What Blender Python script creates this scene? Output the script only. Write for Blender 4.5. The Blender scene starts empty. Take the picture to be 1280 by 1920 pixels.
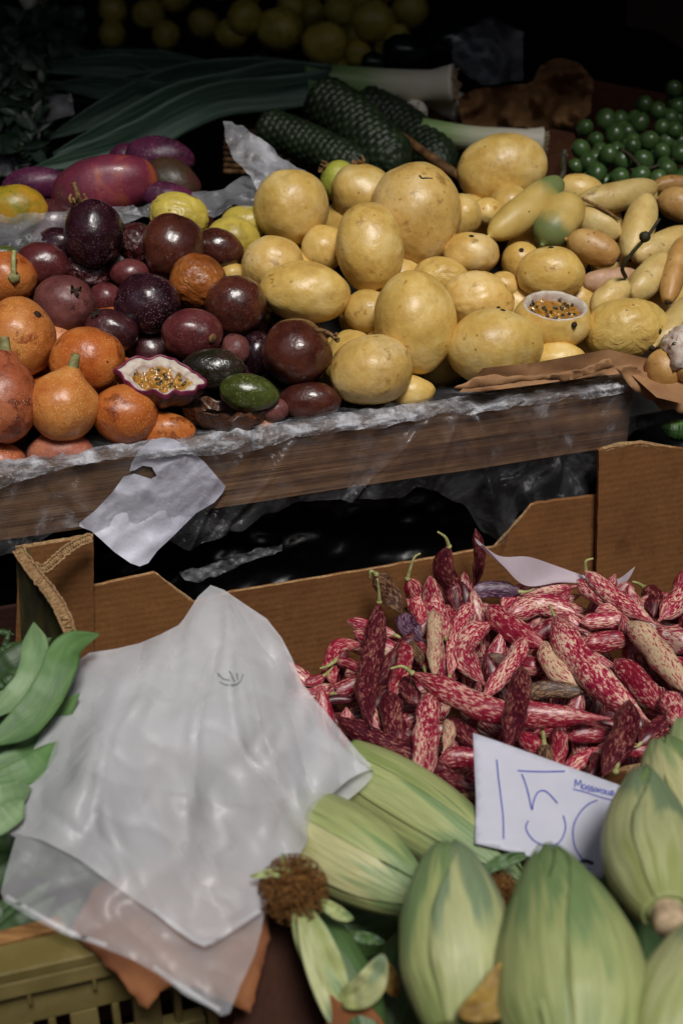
import bpy, bmesh, math, random
from math import sin, cos, pi, radians, sqrt, exp
from mathutils import Vector, Matrix, noise, geometry

random.seed(7)
scene = bpy.context.scene
C = scene.collection

# ------------------------------------------------------------------ camera
CAM = Vector((0.0, 0.0, 1.55))
PITCH = radians(33)
LENS = 50.0
FPX = 1920 * LENS / 36.0            # focal length in pixels of the 1280x1920 photograph
camd = bpy.data.cameras.new('camera')
cam = bpy.data.objects.new('camera', camd)
C.objects.link(cam)
cam.location = CAM
cam.rotation_euler = (pi / 2 - PITCH, 0, 0)
camd.sensor_fit = 'VERTICAL'
camd.sensor_height = 36.0
camd.lens = LENS
camd.clip_start = 0.05
camd.clip_end = 200
camd.dof.use_dof = True
camd.dof.focus_distance = 1.34
camd.dof.aperture_fstop = 5.0
scene.camera = cam

# ------------------------------------------------------------------ light
SUN_EL, SUN_AZ = radians(63), radians(16)      # the light comes over the photographer's right shoulder
world = bpy.data.worlds.new('World')
scene.world = world
world.use_nodes = True
wn = world.node_tree
wn.nodes.clear()
sky = wn.nodes.new('ShaderNodeTexSky')
sky.sky_type = 'NISHITA'
sky.sun_disc = False
sky.sun_elevation = SUN_EL
sky.sun_rotation = pi - SUN_AZ
sky.dust_density = 3.0
sky.air_density = 1.0
bg = wn.nodes.new('ShaderNodeBackground')
bg.inputs['Strength'].default_value = 0.05
wo = wn.nodes.new('ShaderNodeOutputWorld')
wn.links.new(sky.outputs[0], bg.inputs[0])
wn.links.new(bg.outputs[0], wo.inputs[0])
sund = bpy.data.lights.new('sun', 'SUN')
sund.energy = 2.8
sund.angle = radians(15)
sund.color = (1.0, 0.97, 0.93)
sun = bpy.data.objects.new('sun', sund)
C.objects.link(sun)
Ldir = Vector((sin(SUN_AZ) * cos(SUN_EL), -cos(SUN_AZ) * cos(SUN_EL), sin(SUN_EL)))
sun.rotation_euler = Ldir.to_track_quat('Z', 'Y').to_euler()
sun.location = (1, -1, 4)
vs = scene.view_settings
scene.display_settings.display_device = 'sRGB'
vs.view_transform = 'Standard'
vs.look = 'None'
vs.gamma = 1
vs.use_curve_mapping = False
vs.exposure = -0.12

# ------------------------------------------------------------------ geometry helpers
FW = Vector((0, cos(PITCH), -sin(PITCH)))
RT = Vector((1, 0, 0))
UP = Vector((0, sin(PITCH), cos(PITCH)))
YAW = radians(16)
U = Vector((cos(YAW), sin(YAW), 0))
V = Vector((-sin(YAW), cos(YAW), 0))
Z = Vector((0, 0, 1))

def ray(x, y):
    return FW + RT * ((x - 640) / FPX) + UP * ((960 - y) / FPX)
def pt(x, y, d):
    return CAM + ray(x, y) * d
def dplane(x, y, p0, n):
    return (p0 - CAM).dot(n) / ray(x, y).dot(n)

H_RIM = 0.65
RIM0 = pt(0, 890, 1.258)                         # a point on the wooden crate's front rim
def rim_d(x, y): return dplane(x, y, RIM0, V)    # depth of the crate's front board plane
HS = radians(13)
HEAPN = (Z * cos(HS) - V * sin(HS)).normalized()
def heap_d(x, y): return dplane(x, y, RIM0 + Z * 0.020, HEAPN)
WALL0 = pt(430, 1108, 1.352)                     # rear wall of the bean box
def wall_d(x, y): return dplane(x, y, WALL0, V)
def bean_d(x, y):
    return min(dplane(x, y, CAM - Z * 0.835, Z), wall_d(x, y) - 0.03)
def table_d(x, y, z=-0.62): return dplane(x, y, CAM + Z * z, Z)

def tag(o, label=None, cat=None, group=None, kind=None):
    if label: o['label'] = label
    if cat: o['category'] = cat
    if group: o['group'] = group
    if kind: o['kind'] = kind
    return o
def empty(name, loc, label, cat, group=None):
    o = bpy.data.objects.new(name, None)
    C.objects.link(o)
    o.location = loc
    o.empty_display_size = 0.02
    return tag(o, label, cat, group)
def mesh_obj(name, vs_, fs, mat, parent=None, smooth=True, uvs=None, origin=None, mats=None, fmat=None):
    """vertices are in world space; the object's origin is put at their centre"""
    me = bpy.data.meshes.new(name)
    vs_ = [Vector(v) for v in vs_]
    if origin is None:
        origin = sum(vs_, Vector()) / max(1, len(vs_))
    me.from_pydata([v - origin for v in vs_], [], fs)
    if uvs is not None:
        ul = me.uv_layers.new(name='UVMap')
        for li, l in enumerate(me.loops):
            ul.data[li].uv = uvs[l.vertex_index]
    me.materials.append(mat)
    if mats:
        for m_ in mats: me.materials.append(m_)
        for p, k in zip(me.polygons, fmat): p.material_index = k
    if smooth:
        me.polygons.foreach_set('use_smooth', [True] * len(me.polygons))
    me.update()
    o = bpy.data.objects.new(name, me)
    C.objects.link(o)
    if parent is not None:
        o.parent = parent
        o.location = origin - parent_world(parent)
        # things are never rotated when parts are given in world space
    else:
        o.location = origin
    return o
def parent_world(p):
    v = Vector(p.location)
    while p.parent is not None:
        p = p.parent
        v += Vector(p.location)
    return v

def catmull(P, n):
    P = [Vector(p) for p in P]
    if len(P) == 2:
        return [P[0].lerp(P[1], i / n) for i in range(n + 1)]
    Q = [P[0] * 2 - P[1]] + P + [P[-1] * 2 - P[-2]]
    # arc-length-ish distribution
    seg = len(P) - 1
    L = [(P[i + 1] - P[i]).length for i in range(seg)]
    T = sum(L)
    out = []
    for i in range(n + 1):
        s = T * i / n
        k = 0
        while k < seg - 1 and s > L[k]:
            s -= L[k]; k += 1
        t = min(1, s / L[k]) if L[k] else 0
        p0, p1, p2, p3 = Q[k:k + 4]
        out.append(0.5 * ((2 * p1) + (p2 - p0) * t + (2 * p0 - 5 * p1 + 4 * p2 - p3) * t * t + (3 * p1 - p0 - 3 * p2 + p3) * t ** 3))
    return out

def sweep(P, rad, n=40, m=16, flat=0.8, cap=True, twist=0.0, shape=None, wob=0.0, seed=0, side=None):
    """tube along points; rad(t) = half width; flat = thickness / width. returns verts, faces, uvs (metres)"""
    pts = catmull(P, n)
    N = len(pts)
    vs_, fs, uv = [], [], []
    acc = 0
    for i, p in enumerate(pts):
        t = i / (N - 1)
        tan = (pts[min(N - 1, i + 1)] - pts[max(0, i - 1)])
        tan = tan.normalized() if tan.length > 1e-9 else U
        view = (p - CAM).normalized() if side is None else side
        sd = tan.cross(view)
        if sd.length < 1e-4: sd = tan.cross(Z)
        sd.normalize()
        dn = sd.cross(tan).normalized()
        r = rad(t)
        if i: acc += (p - pts[i - 1]).length
        a0 = twist * t
        for j in range(m):
            a = 2 * pi * j / m
            rr = r
            if shape: rr *= shape(t, a)
            if wob:
                rr *= 1 + wob * noise.noise(Vector((cos(a) * 1.2 + seed, sin(a) * 1.2, acc / max(r0(rad), 1e-3) * 0.6)))
            ca, sa = cos(a), sin(a) * flat
            x_ = ca * cos(a0) - sa * sin(a0)
            y_ = ca * sin(a0) + sa * cos(a0)
            vs_.append(p + sd * (x_ * rr) + dn * (y_ * rr))
            uv.append((abs(((a / (2 * pi)) * 2) - 1) * 0.05 * 1.2 + seed * 0.37, acc + seed * 0.13))
    for i in range(N - 1):
        for j in range(m):
            a, b = i * m + j, i * m + (j + 1) % m
            fs.append((a, b, b + m, a + m))
    if cap:
        vs_.append(pts[0]); uv.append((seed * .37, seed * .13)); k = len(vs_) - 1
        for j in range(m): fs.append((k, (j + 1) % m, j))
        vs_.append(pts[-1]); uv.append((seed * .37, acc + seed * .13)); k2 = len(vs_) - 1
        o = (N - 1) * m
        for j in range(m): fs.append((k2, o + j, o + (j + 1) % m))
    return vs_, fs, uv
def r0(rad): return rad(0.5)

def tube(name, P, r, mat, parent=None, taper=0.6, n=14, m=8, seed=0, r1=None):
    f = (lambda t: r * (1 - (1 - taper) * t)) if r1 is None else (lambda t: r + (r1 - r) * t)
    v, fs, uv = sweep(P, f, n, m, 1.0, seed=seed)
    return mesh_obj(name, v, fs, mat, parent, uvs=uv)

def join(parts):
    V_, F_, UV = [], [], []
    for p in parts:
        v, f = p[0], p[1]
        k = len(V_)
        V_ += v
        F_ += [tuple(i + k for i in q) for q in f]
        UV += (p[2] if len(p) > 2 and p[2] else [(0, 0)] * len(v))
    return V_, F_, UV

def fbm(p, o=3):
    s, a = 0, 1
    for i in range(o):
        s += a * noise.noise(p * (2 ** i)); a *= 0.5
    return s
def ridged(p):
    return 1 - abs(noise.noise(p)) * 2

def sheet_data(poly, dfn, step=12, thick=None, bstep=None):
    """triangulate a pixel-space outline lying on a surface of real depth dfn(x, y)"""
    bstep = bstep or step
    B = []
    n = len(poly)
    for i in range(n):
        a, b = Vector(poly[i]), Vector(poly[(i + 1) % n])
        k = max(1, int((b - a).length / bstep))
        for j in range(k): B.append(a.lerp(b, j / k))
    xs = [p.x for p in B]; ys = [p.y for p in B]
    pts_ = list(B)
    nb = len(B)
    y = min(ys) + step * 0.5
    row = 0
    while y < max(ys):
        x = min(xs) + (step * 0.5 if row % 2 else 0)
        while x < max(xs):
            q = Vector((x, y))
            if inside(q, B) and all((q - b).length_squared > (step * 0.45) ** 2 for b in B):
                pts_.append(q)
            x += step
        y += step * 0.87
        row += 1
    edges = [(i, (i + 1) % nb) for i in range(nb)]
    vv, ee, ff, _, _, _ = geometry.delaunay_2d_cdt(pts_, edges, [], 1, 1e-4)
    W = [pt(p.x, p.y, dfn(p.x, p.y)) for p in vv]
    uv = [(p.x / 1000, p.y / 1000) for p in vv]
    F_ = []
    for f in ff:
        c = sum((Vector(vv[i]) for i in f), Vector((0, 0))) / len(f)
        if not inside(c, B): continue
        a, b, c_ = (vv[f[0]], vv[f[1]], vv[f[2]])
        area = (b.x - a.x) * (c_.y - a.y) - (b.y - a.y) * (c_.x - a.x)
        F_.append(tuple(f) if area < 0 else tuple(reversed(f)))
    if thick is not None:
        k = len(W)
        W2 = W + [w + thick for w in W]
        cnt = {}
        for f in F_:
            for i in range(3):
                e = (f[i], f[(i + 1) % 3])
                cnt[e] = cnt.get(e, 0) + 1
        F2 = list(F_) + [tuple(reversed([i + k for i in f])) for f in F_]
        for (a, b) in cnt:
            if (b, a) not in cnt:
                F2.append((a, a + k, b + k, b))
        return W2, F2, uv + uv
    return W, F_, uv
def inside(p, B):
    c = False
    j = len(B) - 1
    for i in range(len(B)):
        if (B[i].y > p.y) != (B[j].y > p.y):
            if p.x < (B[j].x - B[i].x) * (p.y - B[i].y) / (B[j].y - B[i].y) + B[i].x:
                c = not c
        j = i
    return c
def sheet(name, poly, dfn, mat, parent=None, step=12, thick=None, smooth=True, bstep=None):
    v, f, uv = sheet_data(poly, dfn, step, thick, bstep)
    return mesh_obj(name, v, f, mat, parent, smooth=smooth, uvs=uv)
def rough_poly(poly, amp, step, seed=0):
    out = []
    n = len(poly)
    for i in range(n):
        a, b = Vector(poly[i]), Vector(poly[(i + 1) % n])
        d = b - a
        k = max(1, int(d.length / step))
        nn = Vector((-d.y, d.x)).normalized() if d.length else Vector((0, 0))
        for j in range(k):
            p = a.lerp(b, j / k)
            w = noise.noise(Vector((p.x * 0.06, p.y * 0.06, seed))) + 0.6 * noise.noise(Vector((p.x * 0.17, p.y * 0.17, seed + 9)))
            out.append(tuple(p + nn * w * amp))
    return out

def box(c, sx, sy, sz, ax=U, ay=V, az=Z):
    vs_ = []
    for i in (-1, 1):
        for j in (-1, 1):
            for k in (-1, 1):
                vs_.append(c + ax * (i * sx / 2) + ay * (j * sy / 2) + az * (k * sz / 2))
    fs = [(0, 1, 3, 2), (4, 6, 7, 5), (0, 4, 5, 1), (2, 3, 7, 6), (0, 2, 6, 4), (1, 5, 7, 3)]
    return vs_, fs
def add_bevel(o, w=0.002, s=2):
    b = o.modifiers.new('bevel', 'BEVEL'); b.width = w; b.segments = s; b.limit_method = 'ANGLE'
    return o

# ------------------------------------------------------------------ materials
def lin(c):
    if isinstance(c, str):
        c = tuple(int(c[i:i + 2], 16) / 255 for i in (0, 2, 4))
    return tuple((x / 12.92 if x <= 0.04045 else ((x + 0.055) / 1.055) ** 2.4) for x in c) + (1,)
class NM:
    def __init__(s, name, coord='Object'):
        s.m = bpy.data.materials.new(name)
        s.m.use_nodes = True
        s.t = s.m.node_tree
        s.t.nodes.clear()
        s.out = s.t.nodes.new('ShaderNodeOutputMaterial')
        s.p = s.t.nodes.new('ShaderNodeBsdfPrincipled')
        s.t.links.new(s.p.outputs[0], s.out.inputs[0])
        s.tc = s.t.nodes.new('ShaderNodeTexCoord')
        s.oi = s.t.nodes.new('ShaderNodeObjectInfo')
        base = s.tc.outputs[coord]
        # every object looks at another place of the pattern
        if coord == 'Object':
            mul = s.t.nodes.new('ShaderNodeVectorMath'); mul.operation = 'MULTIPLY_ADD'
            mul.inputs[1].default_value = (9.1, 5.3, 7.7)
            cx = s.t.nodes.new('ShaderNodeCombineXYZ')
            for k in range(3): s.t.links.new(s.oi.outputs['Random'], cx.inputs[k])
            s.t.links.new(cx.outputs[0], mul.inputs[0])
            s.t.links.new(base, mul.inputs[2])
            base = mul.outputs[0]
        s.base = base
    def L(s, a, b): s.t.links.new(a, b)
    def sc(s, v, src=None):
        n = s.t.nodes.new('ShaderNodeVectorMath'); n.operation = 'MULTIPLY'
        n.inputs[1].default_value = v
        s.L(src or s.base, n.inputs[0])
        return n.outputs[0]
    def noise(s, scale, detail=3, rough=0.55, vec=None, dist=0.0):
        n = s.t.nodes.new('ShaderNodeTexNoise')
        n.inputs['Scale'].default_value = scale
        n.inputs['Detail'].default_value = detail
        n.inputs['Roughness'].default_value = rough
        n.inputs['Distortion'].default_value = dist
        s.L(vec or s.base, n.inputs['Vector'])
        return n.outputs['Fac']
    def voro(s, scale, vec=None, feature='F1', rnd=1.0):
        n = s.t.nodes.new('ShaderNodeTexVoronoi')
        n.feature = feature
        n.inputs['Scale'].default_value = scale
        n.inputs['Randomness'].default_value = rnd
        s.L(vec or s.base, n.inputs['Vector'])
        return n.outputs['Distance']
    def ramp(s, fac, stops, interp='LINEAR'):
        n = s.t.nodes.new('ShaderNodeValToRGB')
        n.color_ramp.interpolation = interp
        e = n.color_ramp.elements
        while len(e) < len(stops): e.new(0.5)
        for k, (p, c) in enumerate(stops):
            e[k].position = p
            e[k].color = lin(c) if not isinstance(c, (int, float)) else (c, c, c, 1)
        s.L(fac, n.inputs[0])
        return n.outputs[0]
    def mix(s, fac, a, b, mode='MIX'):
        n = s.t.nodes.new('ShaderNodeMix'); n.data_type = 'RGBA'; n.blend_type = mode
        for sock, v in ((0, fac), (6, a), (7, b)):
            if isinstance(v, (int, float)):
                n.inputs[sock].default_value = v if sock == 0 else (v, v, v, 1)
            elif isinstance(v, str): n.inputs[sock].default_value = lin(v)
            else: s.L(v, n.inputs[sock])
        return n.outputs[2]
    def math(s, op, a, b=0.5, clamp=False):
        n = s.t.nodes.new('ShaderNodeMath'); n.operation = op; n.use_clamp = clamp
        for k, v in ((0, a), (1, b)):
            if isinstance(v, (int, float)): n.inputs[k].default_value = v
            else: s.L(v, n.inputs[k])
        return n.outputs[0]
    def madd(s, a, b, c):
        r = s.math('MULTIPLY_ADD', a, b)
        s.t.nodes[-1].inputs[2].default_value = c
        return r
    def bump(s, h, strength=0.3, dist=0.002, prev=None):
        n = s.t.nodes.new('ShaderNodeBump')
        n.inputs['Strength'].default_value = strength
        n.inputs['Distance'].default_value = dist
        s.L(h, n.inputs['Height'])
        if prev is not None: s.L(prev, n.inputs['Normal'])
        return n.outputs[0]
    def set(s, **k):
        for name, v in k.items():
            nm = {'color': 'Base Color', 'rough': 'Roughness', 'normal': 'Normal', 'sss': 'Subsurface Weight',
                  'coat': 'Coat Weight', 'coatr': 'Coat Roughness', 'spec': 'Specular IOR Level', 'trans': 'Transmission Weight',
                  'sheen': 'Sheen Weight', 'metal': 'Metallic', 'alpha': 'Alpha'}[name]
            i = s.p.inputs[nm]
            if isinstance(v, str): i.default_value = lin(v)
            elif isinstance(v, (int, float)): i.default_value = v
            else: s.L(v, i)
        return s

def skin(name, stops, scale=18, spot='6b4a22', spot_amt=0.62, speck=None, speck_scale=520, rough=0.42, bumpd=0.0006,
         wr=0.0, sss=0.05, coat=0.12, spot_scale=55):
    s = NM(name)
    col = s.ramp(s.noise(scale * 1.6, 6, 0.68), stops)
    # blotches and small scars
    f = s.ramp(s.noise(spot_scale, 5, 0.65), [(spot_amt, 0.0), (spot_amt + 0.07, 0.75)])
    col = s.mix(f, col, spot)
    scuff = s.math('MULTIPLY', s.ramp(s.noise(17, 6, 0.7), [(0.54, 0.0), (0.66, 0.42)]), s.ramp(s.noise(240, 4, 0.7), [(0.38, 0.35), (0.6, 1.0)]))
    col = s.mix(scuff, col, spot)
    v = s.voro(70)
    dots = s.ramp(v, [(0.07, 0.85), (0.12, 0.0)])
    keep = s.ramp(s.noise(30, 2), [(0.52, 0.0), (0.58, 1.0)])
    col = s.mix(s.math('MULTIPLY', dots, keep), col, spot)
    if speck:
        vv = s.voro(speck_scale)
        sp = s.ramp(vv, [(0.16, 0.62), (0.32, 0.0)])
        k2 = s.ramp(s.noise(40, 2), [(0.40, 0.15), (0.62, 1.0)])
        col = s.mix(s.math('MULTIPLY', sp, k2), col, speck)
    br = s.madd(s.oi.outputs['Random'], 0.22, 0.88)
    col = s.mix(1.0, col, br, 'MULTIPLY')
    n1 = s.bump(s.noise(420, 3, 0.6), 0.5, bumpd * 0.5)
    n1 = s.bump(s.noise(150, 4, 0.6), 0.6, bumpd * 1.3, n1)
    n1 = s.bump(s.noise(38, 4, 0.55), 0.8, bumpd * 4.5, n1)
    if wr:
        n1 = s.bump(s.noise(45, 5, 0.55, dist=1.2), 1.0, wr, n1)
    rg = s.madd(s.noise(70, 3), 0.22, rough - 0.11)
    s.set(color=col, rough=rg, normal=n1, sss=sss, coat=coat, coatr=0.22)
    s.p.inputs['Subsurface Radius'].default_value = (0.006, 0.003, 0.001)
    return s.m

MT = {}
MT['yellow'] = skin('yellow passion fruit skin', [(0.3, 'c0984a'), (0.5, 'd6b260'), (0.7, 'e4ca88')], spot='8f6226', spot_amt=0.62)
MT['yellow_pale'] = skin('pale yellow passion fruit skin', [(0.3, 'c49a4a'), (0.5, 'dcb668'), (0.7, 'e8cc90')], spot='9a7434', spot_amt=0.59)
MT['yellow_green'] = skin('green yellow passion fruit skin', [(0.3, '8c9a35'), (0.6, 'b5b04a')], spot='5a6a22')
MT['yellow_wr'] = skin('wrinkled yellow passion fruit skin', [(0.3, 'c29c4a'), (0.6, 'd8b868')], wr=0.003, spot='8f6226', spot_amt=0.64)
MT['yellow_dim'] = skin('lemon yellow skin', [(0.3, 'a8923a'), (0.6, 'c8b450')], spot='6f5a1a', spot_amt=0.6)
MT['purple'] = skin('purple passion fruit skin', [(0.3, '271216'), (0.5, '3c1a1e'), (0.7, '502628')], spot='1c0a0c', speck='9a6a5a', rough=0.3, coat=0.35)
MT['purple_dark'] = skin('dark purple passion fruit skin', [(0.3, '190c10'), (0.5, '281018'), (0.7, '3c1a26')], spot='0e0608', speck='a8848c', speck_scale=420, rough=0.28, coat=0.35)
MT['purple_red'] = skin('reddish passion fruit skin', [(0.3, '481c1e'), (0.5, '60292b'), (0.7, '744040')], spot='2c0f10', speck='a46a5c', rough=0.33, coat=0.3)
MT['purple_dusty'] = skin('dusty brown purple passion fruit skin', [(0.3, '4a2424'), (0.5, '643634'), (0.7, '7c4a44')], spot='2a1212', speck='a07468', rough=0.45, coat=0.05)
MT['brown_red'] = skin('red brown passion fruit skin', [(0.3, '301612'), (0.5, '4c241c'), (0.7, '643626')], spot='220c08', speck='8e5a40', rough=0.27, coat=0.4)
MT['brown_orange'] = skin('brown orange passion fruit skin', [(0.3, '6a3014'), (0.5, '8f4f20'), (0.7, 'a9692e')], spot='3c1a0a', wr=0.005, rough=0.33, coat=0.3)
MT['purple_wr'] = skin('wrinkled purple passion fruit skin', [(0.3, '2a1012'), (0.6, '4d1f20')], spot='1a0808', wr=0.012, rough=0.25, coat=0.4)
MT['black_green'] = skin('blackish green passion fruit skin', [(0.3, '17160f'), (0.5, '28251a'), (0.7, '3d2422')], spot='100c08', speck='6a6a50', rough=0.2, coat=0.6, wr=0.003)
MT['olive'] = skin('olive green passion fruit skin', [(0.3, '2d3312'), (0.5, '424a1c'), (0.7, '55602a')], spot='20240e', speck='9aa070', speck_scale=430, rough=0.3, coat=0.3)
MT['orange'] = skin('orange granadilla skin', [(0.3, 'a85a26'), (0.5, 'c07838'), (0.7, 'cc8e4c')], spot='7a3010', spot_amt=0.6, speck='f0c890', speck_scale=480, rough=0.4)
MT['orange_deep'] = skin('deep orange granadilla skin', [(0.3, 'a04c1c'), (0.5, 'b8642a'), (0.7, 'c47a3a')], spot='6a240c', spot_amt=0.57, spot_scale=38, speck='eab47a', speck_scale=500, rough=0.38)
MT['orange_red'] = skin('reddish orange granadilla skin', [(0.3, '8c3f24'), (0.5, 'a85a36'), (0.7, 'b9724c')], spot='5a1c10', spot_amt=0.55, spot_scale=36, speck='eec4a0', speck_scale=500, rough=0.42)
MT['orange_dusty'] = skin('dusty red orange granadilla skin', [(0.3, '8f4a32'), (0.5, 'a8614a'), (0.7, 'bb7c5c')], spot='5a281c', speck='e8c4a8', speck_scale=460, rough=0.48, coat=0)
MT['peach'] = skin('peach skin tone', [(0.3, 'b86a40'), (0.6, 'd08a5c')], spot='8a4426', speck='eac8a0', rough=0.45)
MT['curuba'] = skin('yellow banana passion fruit skin', [(0.3, 'b89654'), (0.5, 'ccb06c'), (0.7, 'd8c488')], spot='7a5426', spot_amt=0.62, rough=0.45, coat=0.05)
MT['curuba_orange'] = skin('orange banana passion fruit skin', [(0.3, 'a5773e'), (0.5, 'b98d50'), (0.7, 'cba768')], spot='7a3e1a', spot_amt=0.6, rough=0.45, coat=0.05)
MT['curuba_pink'] = skin('pinkish banana passion fruit skin', [(0.3, '9c7656'), (0.5, 'b28c6c'), (0.7, 'c4a284')], spot='7a4630', rough=0.5, coat=0)
def curuba_tip(name, body, tip):
    s = NM(name, 'UV')
    sep = s.t.nodes.new('ShaderNodeSeparateXYZ')
    s.L(s.tc.outputs['UV'], sep.inputs[0])
    f = s.math('ADD', sep.outputs[1], s.math('MULTIPLY', s.noise(60, 3, vec=s.tc.outputs['Object']), 0.02))
    g = s.ramp(f, [(0.028, 1.0), (0.045, 0.0)])
    col = s.ramp(s.noise(25, 4, vec=s.tc.outputs['Object']), [(0.35, body[0]), (0.65, body[1])])
    col = s.mix(g, col, tip)
    d = s.ramp(s.voro(90, vec=s.tc.outputs['Object']), [(0.08, 0.9), (0.13, 0.0)])
    k = s.ramp(s.noise(30, 2, vec=s.tc.outputs['Object']), [(0.5, 0.0), (0.55, 1.0)])
    col = s.mix(s.math('MULTIPLY', d, k), col, '3a2a14')
    n = s.bump(s.noise(120, 4, vec=s.tc.outputs['Object']), 0.5, 0.0008)
    s.set(color=col, rough=0.45, normal=n, sss=0.03)
    return s.m
MT['curuba_green'] = curuba_tip('yellow fruit skin with green end', ('b4964a', 'ccb066'), '6f7a48')

def simple(name, c0, c1, scale=60, rough=0.6, bumpd=0.0006, coord='Object', vecs=None, sss=0, coat=0, detail=4, bs=None):
    s = NM(name, coord)
    v = s.sc(vecs) if vecs else None
    s.set(color=s.ramp(s.noise(scale, detail, vec=v), [(0.35, c0), (0.65, c1)]), rough=rough, sss=sss, coat=coat,
          normal=s.bump(s.noise(bs or scale * 3, 4, vec=v), 0.6, bumpd))
    return s.m
MT['stem_dry'] = simple('dry brown stem', '4a2f18', '94703e', 300, 0.8, 0.001)
MT['stem_green'] = simple('green stem', '6f6a3c', 'a09a64', 200, 0.6)
MT['stem_pale'] = simple('pale green bean stalk', '8a8f50', 'b3b078', 200, 0.6)
MT['scar'] = simple('dark stem scar', '1a120a', '3a2818', 300, 0.9)
MT['pith'] = simple('white fruit pith', 'b89e92', 'dccfc0', 90, 0.6, 0.001, sss=0.15)
MT['pulp'] = simple('orange passion fruit pulp', '8a5a1c', 'c48e3c', 160, 0.15, 0.003, sss=0.2, coat=0.7, bs=150)
MT['seed'] = simple('dark fruit seed', '242012', '4a4628', 200, 0.25, coat=0.4)
MT['shell_rim'] = simple('magenta fruit rind', '5a1432', '8a3050', 90, 0.5)
MT['rind_brown'] = skin('dried brown fruit rind', [(0.3, '2a150c'), (0.6, '5e3418')], spot='160a04', wr=0.012, rough=0.35, coat=0.3)
MT['rind_dark'] = skin('dark brown fruit rind', [(0.3, '220c0a'), (0.6, '48201a')], spot='120606', wr=0.006, rough=0.35, coat=0.3)

def make_wood():
    s = NM('weathered brown wood')
    v = s.sc((2.0, 80, 95))
    a = s.noise(1.0, 8, 0.6, vec=v, dist=0.12)
    col = s.ramp(a, [(0.25, '43342a'), (0.45, '6f503a'), (0.6, '886648'), (0.78, '9c8066')])
    v2 = s.sc((6, 260, 300))
    b = s.noise(1.0, 6, 0.7, vec=v2)
    col = s.mix(s.ramp(b, [(0.55, 0.0), (0.70, 0.6)]), col, '22140c')
    st = s.ramp(s.noise(6, 4, vec=s.sc((1, 1, 1))), [(0.45, 0.0), (0.7, 0.5)])
    col = s.mix(st, col, '32241a')
    n = s.bump(b, 0.9, 0.0015); n = s.bump(a, 0.6, 0.002, n)
    s.set(color=col, rough=0.75, normal=n)
    return s.m
MT['wood'] = make_wood()
MT['wood_light'] = simple('pale raw wood', '7a5228', 'a87c48', 4, 0.75, 0.001, vecs=(3, 50, 50))
def make_card(name, c0, c1, axis):
    s = NM(name)
    col = s.ramp(s.noise(9, 6, 0.7, dist=0.5), [(0.32, c0), (0.68, c1)])
    fib = s.ramp(s.noise(260, 4, 0.7), [(0.3, 0.82), (0.7, 1.1)])
    col = s.mix(1.0, col, fib, 'MULTIPLY')
    st = s.ramp(s.noise(16, 5, 0.65, vec=s.sc((1, 1, 0.6))), [(0.60, 0.0), (0.70, 0.5)])
    col = s.mix(st, col, '3a2010')
    w = s.t.nodes.new('ShaderNodeTexWave')
    w.wave_type = 'BANDS'; w.bands_direction = 'Z'
    w.inputs['Scale'].default_value = 42
    w.inputs['Distortion'].default_value = 0.6
    s.L(s.base, w.inputs['Vector'])
    n = s.bump(w.outputs['Fac'], 0.25, 0.0004)
    n = s.bump(s.noise(180, 4), 0.4, 0.0005, n)
    n = s.bump(s.noise(14, 3), 0.5, 0.006, n)
    s.set(color=col, rough=0.82, normal=n, spec=0.25)
    return s.m
MT['card'] = make_card('brown corrugated cardboard', '744c2b', '8e6138', 0)
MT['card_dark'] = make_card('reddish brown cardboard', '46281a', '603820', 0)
MT['card_shadow'] = make_card('shade-darkened reddish cardboard', '2c1811', '42251a', 0)  # reddish cardboard darkened in its colour to stand in for shade
MT['card_orange'] = simple('orange brown cardboard', '6e3e20', '8f5a30', 20, 0.8)
MT['card_edge'] = simple('torn cardboard edge', '8a6a44', 'b8956a', 260, 0.9, 0.003)
MT['kraft'] = simple('brown kraft paper', '8a6340', 'a77d55', 30, 0.75, 0.002, bs=40)
MT['kraft_dim'] = simple('dim brown paper bag', '6a4826', '8a6238', 24, 0.8, 0.012, bs=22)

def make_paper(name, c0, c1, rough=0.55):
    s = NM(name)
    s.set(color=s.ramp(s.noise(14, 4), [(0.35, c0), (0.7, c1)]), rough=rough, normal=s.bump(s.noise(60, 3), 0.25, 0.001))
    # thin paper lets some light through
    t = s.t.nodes.new('ShaderNodeBsdfTranslucent'); t.inputs[0].default_value = lin(c1)
    m = s.t.nodes.new('ShaderNodeMixShader'); m.inputs[0].default_value = 0.18
    s.L(s.p.outputs[0], m.inputs[1]); s.L(t.outputs[0], m.inputs[2]); s.L(m.outputs[0], s.out.inputs[0])
    return s.m
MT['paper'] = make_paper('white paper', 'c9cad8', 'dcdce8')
MT['paper_pink'] = make_paper('pinkish white paper', 'bdb0ba', 'd2c4cc')  # the paper itself is tinted slightly pink
def make_tag():
    s = NM('dirty white tag paper')
    col = s.ramp(s.noise(10, 4), [(0.35, 'bdbccb'), (0.7, 'd6d6e2')])
    d = s.ramp(s.noise(230, 6, 0.75), [(0.60, 0.0), (0.66, 0.8)])
    k = s.ramp(s.noise(16, 3), [(0.50, 0.0), (0.66, 0.8)])
    col = s.mix(s.math('MULTIPLY', d, k), col, '4a4038')
    s.set(color=col, rough=0.5, normal=s.bump(s.noise(38, 5), 0.8, 0.003))
    return s.m
MT['tag'] = make_tag()
MT['ink_blue'] = simple('blue ballpoint ink', '3c46a0', '4c58b4', 50, 0.5)
MT['ink_black'] = simple('black marker ink', '08080a', '141418', 50, 0.5)

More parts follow.
